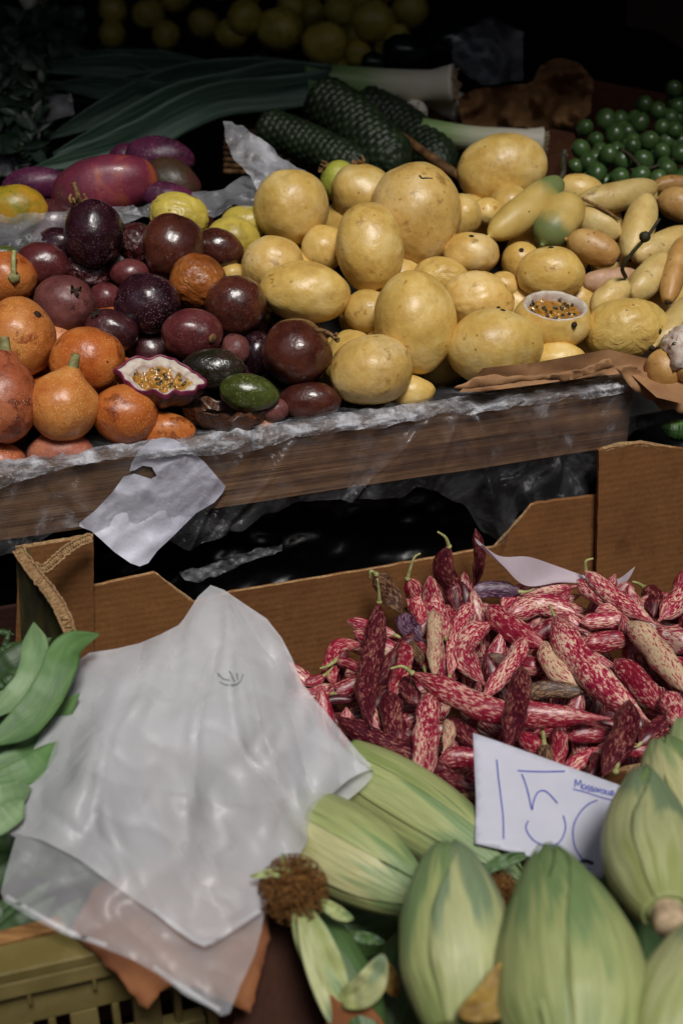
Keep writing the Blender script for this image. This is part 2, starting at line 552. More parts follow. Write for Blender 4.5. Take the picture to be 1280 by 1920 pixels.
def make_film(name, haze=0.07, hz_stops=None, gloss=0.16, tint='ffffff', crk=0.004, dirt=0.0, scale=22, cap=0.4):
    s = NM(name)
    s.t.nodes.remove(s.p)
    n = s.bump(s.noise(scale, 6, 0.6, dist=1.0), 1.0, crk)
    n = s.bump(s.noise(scale * 5, 4, 0.6, dist=0.5), 0.8, crk * 0.25, n)
    tr = s.t.nodes.new('ShaderNodeBsdfTransparent'); tr.inputs[0].default_value = lin(tint)
    gl = s.t.nodes.new('ShaderNodeBsdfGlossy'); gl.inputs['Roughness'].default_value = 0.20
    s.L(n, gl.inputs['Normal'])
    df = s.t.nodes.new('ShaderNodeBsdfDiffuse'); df.inputs[0].default_value = lin('cfd0d6')
    s.L(n, df.inputs['Normal'])
    lw = s.t.nodes.new('ShaderNodeLayerWeight'); lw.inputs[0].default_value = gloss
    s.L(n, lw.inputs['Normal'])
    f = s.math('MINIMUM', s.math('ADD', s.math('MULTIPLY', lw.outputs['Fresnel'], 0.7), 0.02, True), cap)
    m1 = s.t.nodes.new('ShaderNodeMixShader')
    s.L(f, m1.inputs[0]); s.L(tr.outputs[0], m1.inputs[1]); s.L(gl.outputs[0], m1.inputs[2])
    m2 = s.t.nodes.new('ShaderNodeMixShader')
    hz = s.ramp(s.noise(scale * 0.7, 5, 0.6, dist=1.5), hz_stops or [(0.35, haze * 0.4), (0.75, haze * 2.2)])
    s.L(hz, m2.inputs[0]); s.L(m1.outputs[0], m2.inputs[1]); s.L(df.outputs[0], m2.inputs[2])
    s.L(m2.outputs[0], s.out.inputs[0])
    return s.m
MT['film'] = make_film('clear plastic film', 0.024, [(0.44, 0.015), (0.60, 0.06), (0.70, 0.26)], 0.15, crk=0.005, cap=0.5)  # patchy white haze also stands in for the film's sheen
MT['film_fold'] = make_film('folded plastic film', 0.12, [(0.38, 0.05), (0.50, 0.26), (0.62, 0.85)], 0.5, crk=0.012, scale=30, cap=0.8)  # white haze streaks stand in for highlights on the crumpled rim
MT['film_dim'] = make_film('clear crinkled plastic', 0.16, None, 0.3, crk=0.006)
MT['film_grey'] = make_film('cloudy grey plastic', 0.42, None, 0.25, crk=0.003, scale=14)
def make_bag(name, op, col='e6e7ea'):
    s = NM(name)
    s.t.nodes.remove(s.p)
    n = s.bump(s.noise(7, 4, 0.5, dist=1.0), 1.0, 0.009)
    n = s.bump(s.noise(60, 4, 0.5, dist=0.4), 0.4, 0.0006, n)
    c = lin(col)
    df = s.t.nodes.new('ShaderNodeBsdfDiffuse'); df.inputs[0].default_value = c; s.L(n, df.inputs['Normal'])
    tl = s.t.nodes.new('ShaderNodeBsdfTranslucent'); tl.inputs[0].default_value = c; s.L(n, tl.inputs['Normal'])
    tr = s.t.nodes.new('ShaderNodeBsdfTransparent')
    gl = s.t.nodes.new('ShaderNodeBsdfGlossy'); gl.inputs['Roughness'].default_value = 0.42; s.L(n, gl.inputs['Normal'])
    a = s.t.nodes.new('ShaderNodeMixShader'); a.inputs[0].default_value = 0.2
    s.L(df.outputs[0], a.inputs[1]); s.L(tl.outputs[0], a.inputs[2])
    b = s.t.nodes.new('ShaderNodeMixShader'); b.inputs[0].default_value = op
    s.L(tr.outputs[0], b.inputs[1]); s.L(a.outputs[0], b.inputs[2])
    lw = s.t.nodes.new('ShaderNodeLayerWeight'); lw.inputs[0].default_value = 0.12; s.L(n, lw.inputs['Normal'])
    c2 = s.t.nodes.new('ShaderNodeMixShader')
    s.L(s.math('ADD', lw.outputs['Fresnel'], 0.03, True), c2.inputs[0]); s.L(b.outputs[0], c2.inputs[1]); s.L(gl.outputs[0], c2.inputs[2])
    s.L(c2.outputs[0], s.out.inputs[0])
    return s.m
MT['bag'] = make_bag('milky white plastic', 0.56, 'f0f1f4')
MT['bag_front'] = make_bag('milky plastic front', 0.46, 'f0f1f4')
MT['bag_thin'] = make_bag('thin milky plastic', 0.34)
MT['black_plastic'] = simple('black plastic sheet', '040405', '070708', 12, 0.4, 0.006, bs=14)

def make_bean(name, cream, red, thr=0.5, rough=0.38):
    s = NM(name, 'UV')
    v = s.sc((1.0, 0.55, 1.0))
    a = s.noise(270, 6, 0.68, vec=v, dist=0.5)
    b = s.noise(40, 3, 0.5, vec=v)
    f = s.math('ADD', a, s.madd(b, 0.35, -0.175))
    col = s.ramp(f, [(thr - 0.14, cream), (thr - 0.05, cream), (thr - 0.01, red[0]), (thr + 0.12, red[1])])
    dk = s.ramp(s.noise(14, 4, vec=v), [(0.58, 0.0), (0.75, 0.65)])
    col = s.mix(dk, col, '4a1420')
    br = s.madd(s.oi.outputs['Random'], 0.35, 0.75)
    col = s.mix(1.0, col, br, 'MULTIPLY')
    n = s.bump(s.noise(120, 4, vec=v), 0.5, 0.0008)
    s.set(color=col, rough=rough, normal=n, sss=0.04, coat=0.12, coatr=0.3)
    s.p.inputs['Subsurface Radius'].default_value = (0.004, 0.001, 0.001)
    return s.m
MT['bean'] = make_bean('cream and crimson bean pod', 'dcb8a2', ('ae2c4a', '7e1430'), 0.50)
MT['bean_red'] = make_bean('mostly crimson bean pod', 'd0a090', ('a0243e', '7a1028'), 0.475)
MT['bean_dark'] = make_bean('dark wine bean pod', 'a06a5c', ('641828', '3c0c1a'), 0.455)
MT['bean_pale'] = make_bean('pale mottled bean pod', 'dcc09c', ('b04a58', '8e2438'), 0.56)
MT['bean_dry'] = make_bean('withered brown bean pod', '8a6a48', ('4a2a22', '2a1618'), 0.5, 0.6)
MT['bean_violet'] = make_bean('violet grey bean pod', '8a6c80', ('4c2440', '30142a'), 0.5, 0.5)

def make_green(name, c0, c1, c2, rough=0.5):
    s = NM(name, 'UV')
    v = s.sc((1, 0.3, 1))
    col = s.ramp(s.noise(60, 4, vec=v), [(0.3, c0), (0.5, c1), (0.7, c2)])
    n = s.bump(s.noise(300, 4, vec=v), 0.5, 0.0006)
    s.set(color=col, rough=rough, normal=n, sss=0.05)
    return s.m
MT['green_bean'] = make_green('flat green bean pod', '45663a', '52763f', '648750')
MT['green_bean_pale'] = make_green('pale flat green bean pod', '627f54', '738f62', '869f72')
MT['green_dark'] = make_green('dark green bean', '23381a', '304a22', '3e5a2c')
def make_husk(name, butt, mid, tip):
    """colours run from the stalk end over the pale middle to the greener tip; fine parallel veins"""
    s = NM(name, 'UV')
    sep = s.t.nodes.new('ShaderNodeSeparateXYZ'); s.L(s.tc.outputs['UV'], sep.inputs[0])
    v = s.sc((1, 0.02, 1))
    fine = s.noise(1300, 3, 0.6, vec=v)
    mid_ = s.noise(260, 3, 0.5, vec=v)
    soft = s.noise(30, 3, 0.5, vec=s.sc((2.4, 0.16, 1)))
    t = s.math('ADD', s.math('MULTIPLY', sep.outputs[1], 4.0), s.madd(soft, 1.7, -0.85))
    t = s.math('ADD', t, s.madd(mid_, 0.35, -0.175))
    col = s.ramp(t, [(0.03, butt), (0.22, mid), (0.55, mid), (0.74, tip)])
    g = s.ramp(mid_, [(0.35, 0.90), (0.65, 1.03)])
    col = s.mix(1.0, col, g, 'MULTIPLY')
    g2 = s.ramp(fine, [(0.35, 0.82), (0.65, 1.02)])
    col = s.mix(1.0, col, g2, 'MULTIPLY')
    n = s.bump(fine, 0.35, 0.0006)
    n = s.bump(mid_, 0.7, 0.0018, n)
    s.set(color=col, rough=0.48, normal=n, sss=0.08)
    s.p.inputs['Subsurface Radius'].default_value = (0.003, 0.004, 0.001)
    return s.m
MT['husk'] = make_husk('green corn husk', '8f9e5e', 'a9b274', '7c9560')
MT['husk_pale'] = make_husk('pale yellow green corn husk', 'b2b070', 'c6c48e', '98a874')
MT['husk_grey'] = make_husk('greyish green corn husk', 'a0a868', 'b6ba84', '80936f')
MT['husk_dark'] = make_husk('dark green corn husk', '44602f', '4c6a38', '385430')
MT['corn_butt'] = simple('cut corn stalk end', 'a89070', 'c8b090', 160, 0.7)
MT['husk_brown'] = simple('browned corn husk edge', '6a4a1c', 'a88a3c', 60, 0.6)
MT['silk'] = simple('brown corn silk', '5a3a14', '8a5c24', 200, 0.7)
def make_mango():
    s = NM('purple red mango skin', 'Object')
    col = s.ramp(s.noise(13, 6, 0.6, dist=0.6), [(0.32, '40432a'), (0.45, '5c2434'), (0.58, '742a3e'), (0.72, 'b05a34')])
    v = s.ramp(s.voro(260), [(0.1, 0.35), (0.2, 0.0)])
    col = s.mix(v, col, 'c09070')
    s.set(color=col, rough=0.42, coat=0.15, normal=s.bump(s.noise(90, 3), 0.4, 0.0008))
    return s.m
MT['mango'] = make_mango()
MT['mango_purple'] = skin('deep purple mango skin', [(0.3, '34162a'), (0.5, '521e3c'), (0.7, '6e2a4c')], spot='281020', speck='a87890', speck_scale=260, rough=0.45, coat=0.05)
MT['mango_olive'] = skin('olive brown mango skin', [(0.3, '2c2a18'), (0.5, '4a3422'), (0.7, '5e2434')], spot='181408', rough=0.45, coat=0.05)
MT['papaya'] = skin('yellow green papaya skin', [(0.3, '55641a'), (0.48, '94851f'), (0.62, 'c08a28')], spot='3a3a10', spot_amt=0.6, scale=14, rough=0.45)
def make_leek():
    s = NM('leek green', 'UV')
    v = s.sc((1, 0.03, 1))
    x = s.noise(420, 4, 0.6, vec=v)
    s.set(color=s.ramp(x, [(0.35, '2c4438'), (0.5, '3c5648'), (0.68, '58705c')]), rough=0.55, normal=s.bump(x, 0.6, 0.0012))
    return s.m
MT['leek_leaf'] = make_leek()
def make_leek_stalk():
    s = NM('leek stalk white to green', 'UV')
    sep = s.t.nodes.new('ShaderNodeSeparateXYZ'); s.L(s.tc.outputs['UV'], sep.inputs[0])
    x = s.noise(420, 4, 0.6, vec=s.sc((1, 0.03, 1)))
    f = s.math('ADD', sep.outputs[1], s.math('MULTIPLY', x, 0.05))
    col = s.ramp(f, [(0.055, 'ece4d0'), (0.11, 'd9dab8'), (0.15, '8fae6a'), (0.24, '56774c')])
    s.set(color=col, rough=0.4, normal=s.bump(x, 0.4, 0.001), sss=0.05)
    return s.m
MT['leek_stalk'] = make_leek_stalk()
MT['root'] = simple('leek root fibres', '9a8468', 'c4b090', 200, 0.9)
MT['grape'] = skin('green grape skin', [(0.3, '2e4822'), (0.6, '4c6838')], spot='5a6030', spot_amt=0.7, rough=0.3, sss=0.3, coat=0.1)
MT['grape_stem'] = simple('dark grape stem', '1c1a0c', '3a3418', 200, 0.7)
MT['wicker'] = simple('brown wicker', '4a3018', '8a6438', 90, 0.6, 0.001)
MT['monstera'] = simple('dark green scaly rind', '12200e', '28381e', 40, 0.5, 0.001)
MT['leaf_dark'] = make_green('dark green leaf', '14241a', '1e3222', '2c442c', 0.5)
MT['pepper_dark'] = simple('dark green glossy skin', '0c1a10', '15261a', 12, 0.2, coat=0.4)
MT['crate_yellow'] = simple('dirty yellow plastic', '6b5f32', '86784a', 20, 0.45, 0.001)
MT['zucchini'] = make_green('zucchini skin', '20361a', '3a5a2a', '6a8a48', 0.4)
MT['dark_cloth'] = simple('black stall cloth', '050505', '0b0b0c', 20, 0.9)
MT['asphalt'] = simple('grey paving', '3a3936', '4c4a46', 30, 0.85)
MT['canvas'] = simple('dark canvas', '16181a', '202224', 20, 0.9)
MT['panel_brown'] = simple('brown painted panel', '3a1c12', '4a2418', 10, 0.7)
MT['print_green'] = simple('faded yellow green box print', '2a2a10', '55501c', 30, 0.8)

# ------------------------------------------------------------------ the setting
def plane_struct(name, x0, x1, y0, y1, z, mat, t=0.02):
    v, f = box(Vector(((x0 + x1) / 2, (y0 + y1) / 2, z - t / 2)), x1 - x0, y1 - y0, t, Vector((1, 0, 0)), Vector((0, 1, 0)))
    return tag(mesh_obj(name, v, f, mat, smooth=False), kind='structure')
plane_struct('ground', -20, 20, -20, 20, 0.0, MT['asphalt'])
TZ = CAM.z
# the stall behind the goods: counter, back wall, side wall, plus an unseen canvas roof added to keep the rear in shade
plane_struct('stall_counter', -1.6, 1.9, 1.30, 3.05, TZ - 0.80, MT['dark_cloth'], 0.04)
v, f = box(Vector((0.15, 3.1, 1.3)), 3.6, 0.08, 2.6, Vector((1, 0, 0)), Vector((0, 1, 0)))
tag(mesh_obj('stall_back_wall', v, f, MT['dark_cloth'], smooth=False), kind='structure')
for sx, nm in ((-1.65, 'stall_side_wall'), (1.95, 'stall_side_wall')):
    v, f = box(Vector((sx, 2.05, 1.3)), 0.06, 2.1, 2.6, Vector((1, 0, 0)), Vector((0, 1, 0)))
    tag(mesh_obj(nm, v, f, MT['dark_cloth'], smooth=False), kind='structure')
ROOF_FRONT, ROOF_Z = 1.04, TZ + 0.75
v, f = box(Vector((0.15, (ROOF_FRONT + 3.2) / 2, ROOF_Z)), 4.6, 3.2 - ROOF_FRONT, 0.03, Vector((1, 0, 0)), Vector((0, 1, 0)))
tag(mesh_obj('added_shade_roof', v, f, MT['canvas'], smooth=False), kind='structure')
# unseen walls added behind the camera to block low sky light
for nm, c_, sx, sy in (('added_sky_blocker', (0, -3.6, 2.1), 12, .3), ('added_sky_blocker', (-4.6, -.4, 2.1), .3, 6.2), ('added_sky_blocker', (4.9, -.4, 2.1), .3, 6.2)):
    v, f = box(Vector(c_), sx, sy, 4.2, Vector((1, 0, 0)), Vector((0, 1, 0)))
    tag(mesh_obj(nm, v, f, MT['panel_brown'], smooth=False), kind='structure')
# sloping display stand under the boxes
v, f = box(Vector((0.1, 1.0, (TZ - 1.0) / 2)), 2.6, 1.0, TZ - 1.0, U, V)
tag(mesh_obj('display_stand', v, f, MT['dark_cloth'], smooth=False), kind='structure')

# ------------------------------------------------------------------ wooden crate with fruit
def edge_pt(x, y): return pt(x, y, rim_d(x, y))
RL = edge_pt(-160, 911)                       # rim left, out of the picture
RR = edge_pt(1188, 718)
crate_len = (RR - RL).dot(U)
BH = 0.070                                    # board height
def rim_at(s, z=0.0, out=0.0):
    return RL + U * s + Z * z - V * out
crate = empty('wooden_crate', rim_at(crate_len / 2, -BH), 'long weathered brown wooden crate holding the orange, purple and yellow passion fruit', 'crate')
def board(name, s0, s1, z0, z1, off, th, mat, parent):
    # a sawn board: subdivided box with slightly uneven edges
    nx, nz = 60, 6
    vs_, fs = [], []
    for side in (0, 1):
        for i in range(nx + 1):
            for k in range(nz + 1):
                s_ = s0 + (s1 - s0) * i / nx
                z_ = z0 + (z1 - z0) * k / nz
                p = rim_at(s_, z_ + 0.0012 * noise.noise(Vector((s_ * 9, k * 0.1, z0))), off - side * th)
                p = p - V * (0.0010 * noise.noise(Vector((s_ * 14, z_ * 60, side))))
                vs_.append(p)
    W = nz + 1
    S = (nx + 1) * W
    for i in range(nx):
        for k in range(nz):
            a = i * W + k
            fs.append((a, a + W, a + W + 1, a + 1))
            b = a + S
            fs.append((b, b + 1, b + W + 1, b + W))
    for i in range(nx):
        a = i * W; fs.append((a + S, a + W + S, a + W, a)); b = a + nz; fs.append((b, b + W, b + W + S, b + S))
    for k in range(nz):
        a = k; fs.append((a, a + 1, a + 1 + S, a + S)); b = nx * W + k; fs.append((b + S, b + 1 + S, b + 1, b))
    # origin at object; local axes must follow the board so the grain runs along it
    origin = rim_at((s0 + s1) / 2, (z0 + z1) / 2, off)
    me = bpy.data.meshes.new(name)
    R = Matrix((U, V, Z))
    me.from_pydata([R @ (p - origin) for p in vs_], [], fs)
    me.materials.append(mat)
    o = bpy.data.objects.new(name, me); C.objects.link(o)
    o.parent = parent
    o.rotation_euler = (0, 0, YAW)
    o.location = origin - parent_world(parent)
    return o
board('front_board', 0, crate_len, -BH, 0.0, 0.0, 0.018, MT['wood'], crate)
CD = 0.40
board('back_board', 0, crate_len, -0.04, 0.045, -CD, 0.018, MT['wood'], crate)
for s_ in (0.0, crate_len - 0.018):
    a, b = rim_at(s_, 0, -0.0195), rim_at(s_, 0.045, -CD)
    vv = []
    for q in (a, b, b - Z * 0.17, a - Z * BH):
        vv.append(q); vv.append(q + U * 0.018)
    fs = [(0, 2, 4, 6), (7, 5, 3, 1), (0, 1, 3, 2), (2, 3, 5, 4), (4, 5, 7, 6), (6, 7, 1, 0)]
    mesh_obj('side_board', vv, fs, MT['wood'], crate, smooth=False)
a = rim_at(0.019, -BH + 0.004, -0.0195); b = rim_at(crate_len - 0.019, -BH + 0.004, -0.0195)
c_, d_ = b + V * (CD - 0.02) + Z * 0.08, a + V * (CD - 0.02) + Z * 0.08
vv = [a, b, c_, d_] + [q - Z * 0.008 for q in (a, b, c_, d_)]
mesh_obj('base_board', vv, [(0, 1, 2, 3), (7, 6, 5, 4), (0, 4, 5, 1), (1, 5, 6, 2), (2, 6, 7, 3), (3, 7, 4, 0)], MT['dark_cloth'], crate, smooth=False)

# ------------------------------------------------------------------ fruit builder
ICO = {}
def ico(sub):
    if sub not in ICO:
        bm = bmesh.new()
        bmesh.ops.create_icosphere(bm, subdivisions=sub, radius=1.0)
        ICO[sub] = ([v.co.copy() for v in bm.verts], [tuple(v.index for v in f.verts) for f in bm.faces])
        bm.free()
    return ICO[sub]
def cam_frame(rot_deg, tilt=0.0):
    """local X = long axis in the picture, local Z = towards the viewer"""
    a = radians(rot_deg)
    x = RT * cos(a) - UP * sin(a)
    y = RT * sin(a) + UP * cos(a)
    z = -FW
    return x, y, z
def fruit_mesh(a, b, c, seed, egg=0.0, lump=0.035, wr=0.0, sub=5, dimple=None):
    vs0, fs = ico(sub)
    out = []
    sd = Vector((seed * 3.17, seed * 1.31, seed * 0.77))
    rnd = random.Random(int(seed * 977))
    dents = [(Vector((rnd.gauss(0, 1), rnd.gauss(0, 1), rnd.gauss(0, 1))).normalized(), rnd.uniform(.015, .05), rnd.uniform(.25, .6)) for _ in range(6)]
    for p in vs0:
        k = 1.05 + 1.9 * lump * noise.noise(p * 1.1 + sd) + lump * 0.6 * noise.noise(p * 2.6 + sd) + lump * .22 * noise.noise(p * 6 + sd)
        if wr:
            q = p * 2.2 + sd
            k -= wr * max(0, ridged(q * 1.1 + Vector((noise.noise(q), noise.noise(q + sd), 0)) * 0.7)) ** 2.2
            k -= wr * 0.4 * max(0, ridged(q * 2.7)) ** 2
        if dimple is not None:
            dd = (p - dimple).length
            k -= 0.09 * exp(-(dd / 0.28) ** 2)
        for dn, am, wd in dents: k -= am * exp(-((p - dn).length / wd) ** 2)
        e = 1 - egg * p.x * 0.5
        out.append(Vector((p.x * a * k, p.y * b * k * e, p.z * c * k * e)))
    return out, fs

FRUITS = []
def F(cx, cy, w, h, rot, lift, mat, label, cat='passion fruit', name='passion_fruit', group=None, **kw):
    FRUITS.append(dict(cx=cx, cy=cy, w=w, h=h, rot=rot, lift=lift, mat=mat, label=label, cat=cat, name=name, group=group, kw=kw))
YG = 'yellow passion fruit heaped in the crate'
PG = 'purple passion fruit heaped in the crate'
OG = 'orange granadillas heaped at the left of the crate'
def Y(cx, cy, w, h, rot, lift, label, mat='yellow', **kw): F(cx, cy, w, h, rot, lift, mat, label, 'passion fruit', 'yellow_passion_fruit', YG, **kw)
def P_(cx, cy, w, h, rot, lift, mat, label, **kw): F(cx, cy, w, h, rot, lift, mat, label, 'passion fruit', 'purple_passion_fruit', PG, **kw)
def O_(cx, cy, w, h, rot, lift, mat, label, **kw): F(cx, cy, w, h, rot, lift, mat, label, 'granadilla', 'granadilla', OG, **kw)
# yellow ones
Y(548, 388, 134, 138, 0, .012, 'round yellow passion fruit at the back beside the grey crumpled plastic', dimple=(-.2, .75, .6))
Y(335, 408, 110, 92, 10, 0, 'dimpled yellow passion fruit behind the purple ones, right of the red mango', 'yellow_dim', wr=.05)
Y(462, 420, 92, 66, 0, -.012, 'flat lemon yellow passion fruit, rearmost of a pair under the clear film', 'yellow_dim')
Y(437, 452, 98, 88, 0, -.005, 'lemon yellow passion fruit just right of the orange brown one', 'yellow_dim')
Y(512, 498, 112, 108, 0, 0, 'smooth pale round passion fruit below the rear round yellow one', 'yellow_pale')
Y(571, 548, 164, 110, 6, .012, 'oval yellow passion fruit lying sideways beside the purple ones', 'yellow')
Y(608, 466, 84, 82, 0, -.01, 'small scarred yellow passion fruit half hidden left of the upright egg shaped one', 'yellow')
Y(693, 465, 164, 124, 80, .03, 'upright egg shaped yellow passion fruit on top, with a long highlight')
Y(779, 404, 186, 166, 78, .022, 'biggest round yellow passion fruit, with a small dark curved scar near its top', 'yellow_pale', scar=1)
Y(682, 364, 124, 106, 20, 0, 'yellow passion fruit behind the biggest one with a dry calyx on its top', calyx=(-.1, .92, .2))
Y(637, 340, 72, 72, 0, -.005, 'small lime green passion fruit at the back of the yellow heap', 'yellow_green', calyx=(-.75, .55, .2))
Y(940, 318, 162, 124, -12, .03, 'large glossy yellow passion fruit, highest at the back right of the heap')
Y(866, 405, 72, 80, 0, -.015, 'yellow passion fruit peeping out right of the biggest one')
Y(912, 398, 58, 52, 0, -.02, 'little yellow passion fruit wedged in below the highest glossy one')
Y(883, 476, 102, 80, 0, .0, 'pale passion fruit with a tiny dark eye below the green tipped long fruit', 'yellow_pale', eye=(-.1, .7, .7))
Y(824, 518, 100, 72, 0, -.01, 'wrinkled pale passion fruit between the upright and the big one', 'yellow_wr', wr=.025)
Y(896, 562, 130, 104, 8, .008, 'creased pale yellow passion fruit in the middle of the heap', 'yellow_pale', wr=.03, eye=(.55, -.4, .7))
Y(777, 604, 186, 150, 82, .028, 'tall smooth oval yellow passion fruit standing in the middle front of the heap')
Y(928, 648, 172, 134, -6, .02, 'big oval yellow passion fruit lying at the front beside the cut one', eye=(.15, .9, .4))
Y(696, 694, 150, 126, -8, .018, 'yellow passion fruit lowest at the front above the plastic covered board', 'yellow_pale')
Y(655, 675, 96, 112, 10, -.005, 'yellow passion fruit tucked behind the lowest front one', 'yellow')
Y(689, 584, 88, 80, 0, -.012, 'shaded yellow passion fruit under the upright egg shaped one')
Y(766, 735, 94, 62, 0, -.012, 'dull yellow passion fruit low against the crate rim', 'yellow')
Y(1031, 513, 124, 98, 0, .012, 'round yellow passion fruit with a dark eye, just behind the cut open one', eye=(-.05, .85, .5))
Y(978, 492, 76, 74, 0, -.01, 'small yellow passion fruit left of the round one behind the cut one', eye=(-.1, .4, .9))
Y(1172, 618, 150, 120, -8, .014, 'puckered yellow passion fruit at the right front, above the brown paper', 'yellow_wr', wr=.018, eye=(.8, -.1, .55))
Y(1045, 678, 104, 76, 0, -.012, 'yellow passion fruit in shade beneath the cut open one')
Y(943, 536, 58, 52, 0, -.015, 'tiny visible top of a yellow passion fruit between two pale creased ones', 'yellow_pale')
Y(1086, 358, 92, 62, 10, -.01, 'yellow passion fruit at the back behind the green tipped long ones')
Y(955, 385, 78, 72, 0, -.01, 'yellow passion fruit behind the long green ended fruit', 'yellow')
Y(435, 516, 52, 46, 0, -.02, 'sliver of a yellow passion fruit between wrinkled brown and dark purple ones', 'yellow')
Y(1243, 693, 70, 76, 0, 0, 'orange yellow passion fruit right of the puckered one, over the brown paper', 'curuba_orange')
# purple ones
P_(176, 440, 126, 110, 82, .035, 'purple_dark', 'blackish speckled passion fruit standing highest, crowned with a dry brown calyx', calyx=(.9, .25, .1), egg=.15, bigcalyx=1)
P_(82, 496, 98, 78, 12, 0, 'purple_red', 'reddish purple passion fruit at the left above the orange ones', egg=.1)
P_(121, 571, 114, 104, 0, .01, 'purple_dusty', 'dusty brown passion fruit with a small star shaped stalk on its face', star=(.45, .3, .8))
P_(328, 463, 114, 120, 0, .018, 'brown_red', 'tall glossy red brown passion fruit in front of the yellow dimpled one', egg=.1)
P_(409, 465, 92, 70, 15, 0, 'brown_red', 'orange brown passion fruit with a dark end, behind the wrinkled orange brown one')
P_(258, 458, 80, 82, 0, -.01, 'purple_wr', 'shrivelled purple passion fruit between the crowned one and the glossy red brown one', wr=.09)
P_(245, 515, 76, 56, 0, -.012, 'purple_red', 'small rosy passion fruit showing only its top behind the dark plum coloured one')
P_(372, 531, 108, 104, 0, .01, 'brown_orange', 'wrinkled orange brown passion fruit in the middle of the purple ones', wr=.035)
P_(278, 571, 120, 112, 0, .014, 'purple_dark', 'dark plum passion fruit with a bright highlight in the middle of the heap')
P_(443, 574, 110, 114, 0, .01, 'brown_red', 'dark brown passion fruit left of the oval yellow one')
P_(210, 620, 98, 76, 10, .004, 'purple', 'small speckled brown purple passion fruit just behind the round orange one', star=(-.5, .6, .6))
P_(360, 626, 112, 92, 0, .016, 'purple_red', 'purple passion fruit with a green brown stalk scar, right above the halved one', scarspot=(.75, -.2, .6))
P_(200, 562, 62, 62, 0, -.016, 'purple_red', 'small dull red passion fruit right of the dusty one with a star stalk')
P_(401, 692, 116, 78, 0, .006, 'black_green', 'glossy blackish green passion fruit behind the halved one')
P_(466, 736, 110, 70, 6, .004, 'olive', 'olive green passion fruit finely specked white, beside the dried broken shell')
P_(557, 662, 126, 122, 0, .02, 'brown_red', 'large round brown passion fruit with pale specks in front of the yellow heap', drystem=(.55, .65, .45))
P_(441, 656, 54, 60, 0, -.012, 'purple_dusty', 'small dusty purple passion fruit behind the glossy blackish green one')
P_(580, 752, 114, 70, 0, .004, 'brown_red', 'speckled brown passion fruit lowest at the rim, below the large round brown one')
P_(513, 768, 56, 44, 0, -.012, 'purple_dusty', 'small brown passion fruit in shade between the olive one and the lowest speckled one')
P_(483, 664, 64, 84, 0, -.02, 'purple_dark', 'nearly black passion fruit in the gap left of the large round brown one')
P_(160, 512, 92, 58, 15, -.01, 'purple_wr', 'shrivelled wine red passion fruit under the crowned blackish one', wr=.08)
P_(112, 458, 92, 62, 0, -.02, 'purple_dark', 'dark passion fruit in shade left of the crowned blackish one')
P_(8, 482, 60, 44, 0, -.015, 'olive', 'dark green passion fruit at the left edge behind the orange ones')
# orange ones
O_(12, 522, 108, 96, 0, .004, 'orange_deep', 'orange granadilla at the left edge, rearmost of the orange fruit', stem=(.45, -.1, .8))
O_(36, 633, 132, 148, 0, .016, 'orange', 'large smooth orange granadilla with one black dot at the left edge', blackdot=(.6, .55, .6))
O_(165, 675, 134, 120, 0, .010, 'orange_deep', 'round deep orange granadilla with brown patches beside the halved fruit')
O_(12, 752, 114, 156, 0, .022, 'orange_red', 'reddish blotchy granadilla cut by the left edge of the photo', neck=(0, 1, .1))
O_(119, 762, 128, 126, 0, .022, 'orange', 'orange granadilla with a short green neck pointing up to the right', neck=(.3, 1, .2))
O_(236, 777, 122, 108, 10, .008, 'orange_deep', 'deep orange granadilla right of the one with the green neck', greenend=1)
O_(115, 850, 122, 88, 0, .01, 'orange_dusty', 'dusty red granadilla lowest behind the plastic covered board')
O_(303, 806, 124, 66, 4, .004, 'orange_deep', 'flat lying granadilla with a green stalk to its left, above the white tag', stem=(-1, .15, .25), longstem=1)
O_(2, 868, 92, 76, 0, .008, 'orange_red', 'pinkish orange granadilla at the left bottom corner of the heap')
O_(233, 712, 72, 62, 0, -.014, 'peach', 'peach coloured granadilla hidden behind the halved fruit')
O_(108, 640, 54, 62, 0, -.018, 'peach', 'peach coloured granadilla glimpsed between the dusty one and the smooth orange one')
O_(496, 796, 44, 36, 0, -.005, 'peach', 'orange sliver of a granadilla at the rim below the dried shell')
# banana passion fruit (long)
CG = 'long banana passion fruit at the right of the heap'
CURS = []
def Cu(x0, y0, x1, y1, w, lift, mat, label, stem=0, round_=0.5):
    CURS.append((x0, y0, x1, y1, w, lift, mat, label, stem, round_))
Cu(1048, 340, 910, 448, 66, .034, 'curuba_green', 'long yellow fruit with a green end and dark stalk, pointing up to the right', 1)
Cu(1014, 462, 1078, 376, 78, .022, 'curuba_green', 'stubby yellow fruit with its green end pointing down', 0, .35)
Cu(1086, 398, 1166, 440, 60, .012, 'curuba', 'pale long fruit between the green ended one and the upright narrow one')
Cu(1058, 448, 1156, 486, 62, .014, 'curuba_orange', 'orange tinged long fruit lying above the round yellow one with a dark eye')
Cu(1084, 380, 1238, 346, 56, .010, 'curuba', 'longest slender yellow fruit at the back with a dark curled stalk', 1)
Cu(1216, 360, 1180, 486, 62, .016, 'curuba', 'upright slender yellow brown fruit with a dark spot near its top')
Cu(1188, 482, 1300, 430, 58, .014, 'curuba', 'pale long fruit slanting up to the right edge, above the leaning pair')
Cu(1228, 372, 1310, 402, 62, .006, 'curuba_orange', 'brownish long fruit at the right edge near the grapes')
Cu(1092, 528, 1200, 514, 46, -.004, 'curuba_pink', 'pinkish long fruit lying flat behind the puckered one')
Cu(1108, 592, 1176, 532, 54, .012, 'curuba', 'short pale long fruit with a thin brown twig rising from its tip', 2)
Cu(1178, 556, 1258, 474, 60, .014, 'curuba', 'smooth pale yellow fruit leaning right, behind the puckered one')
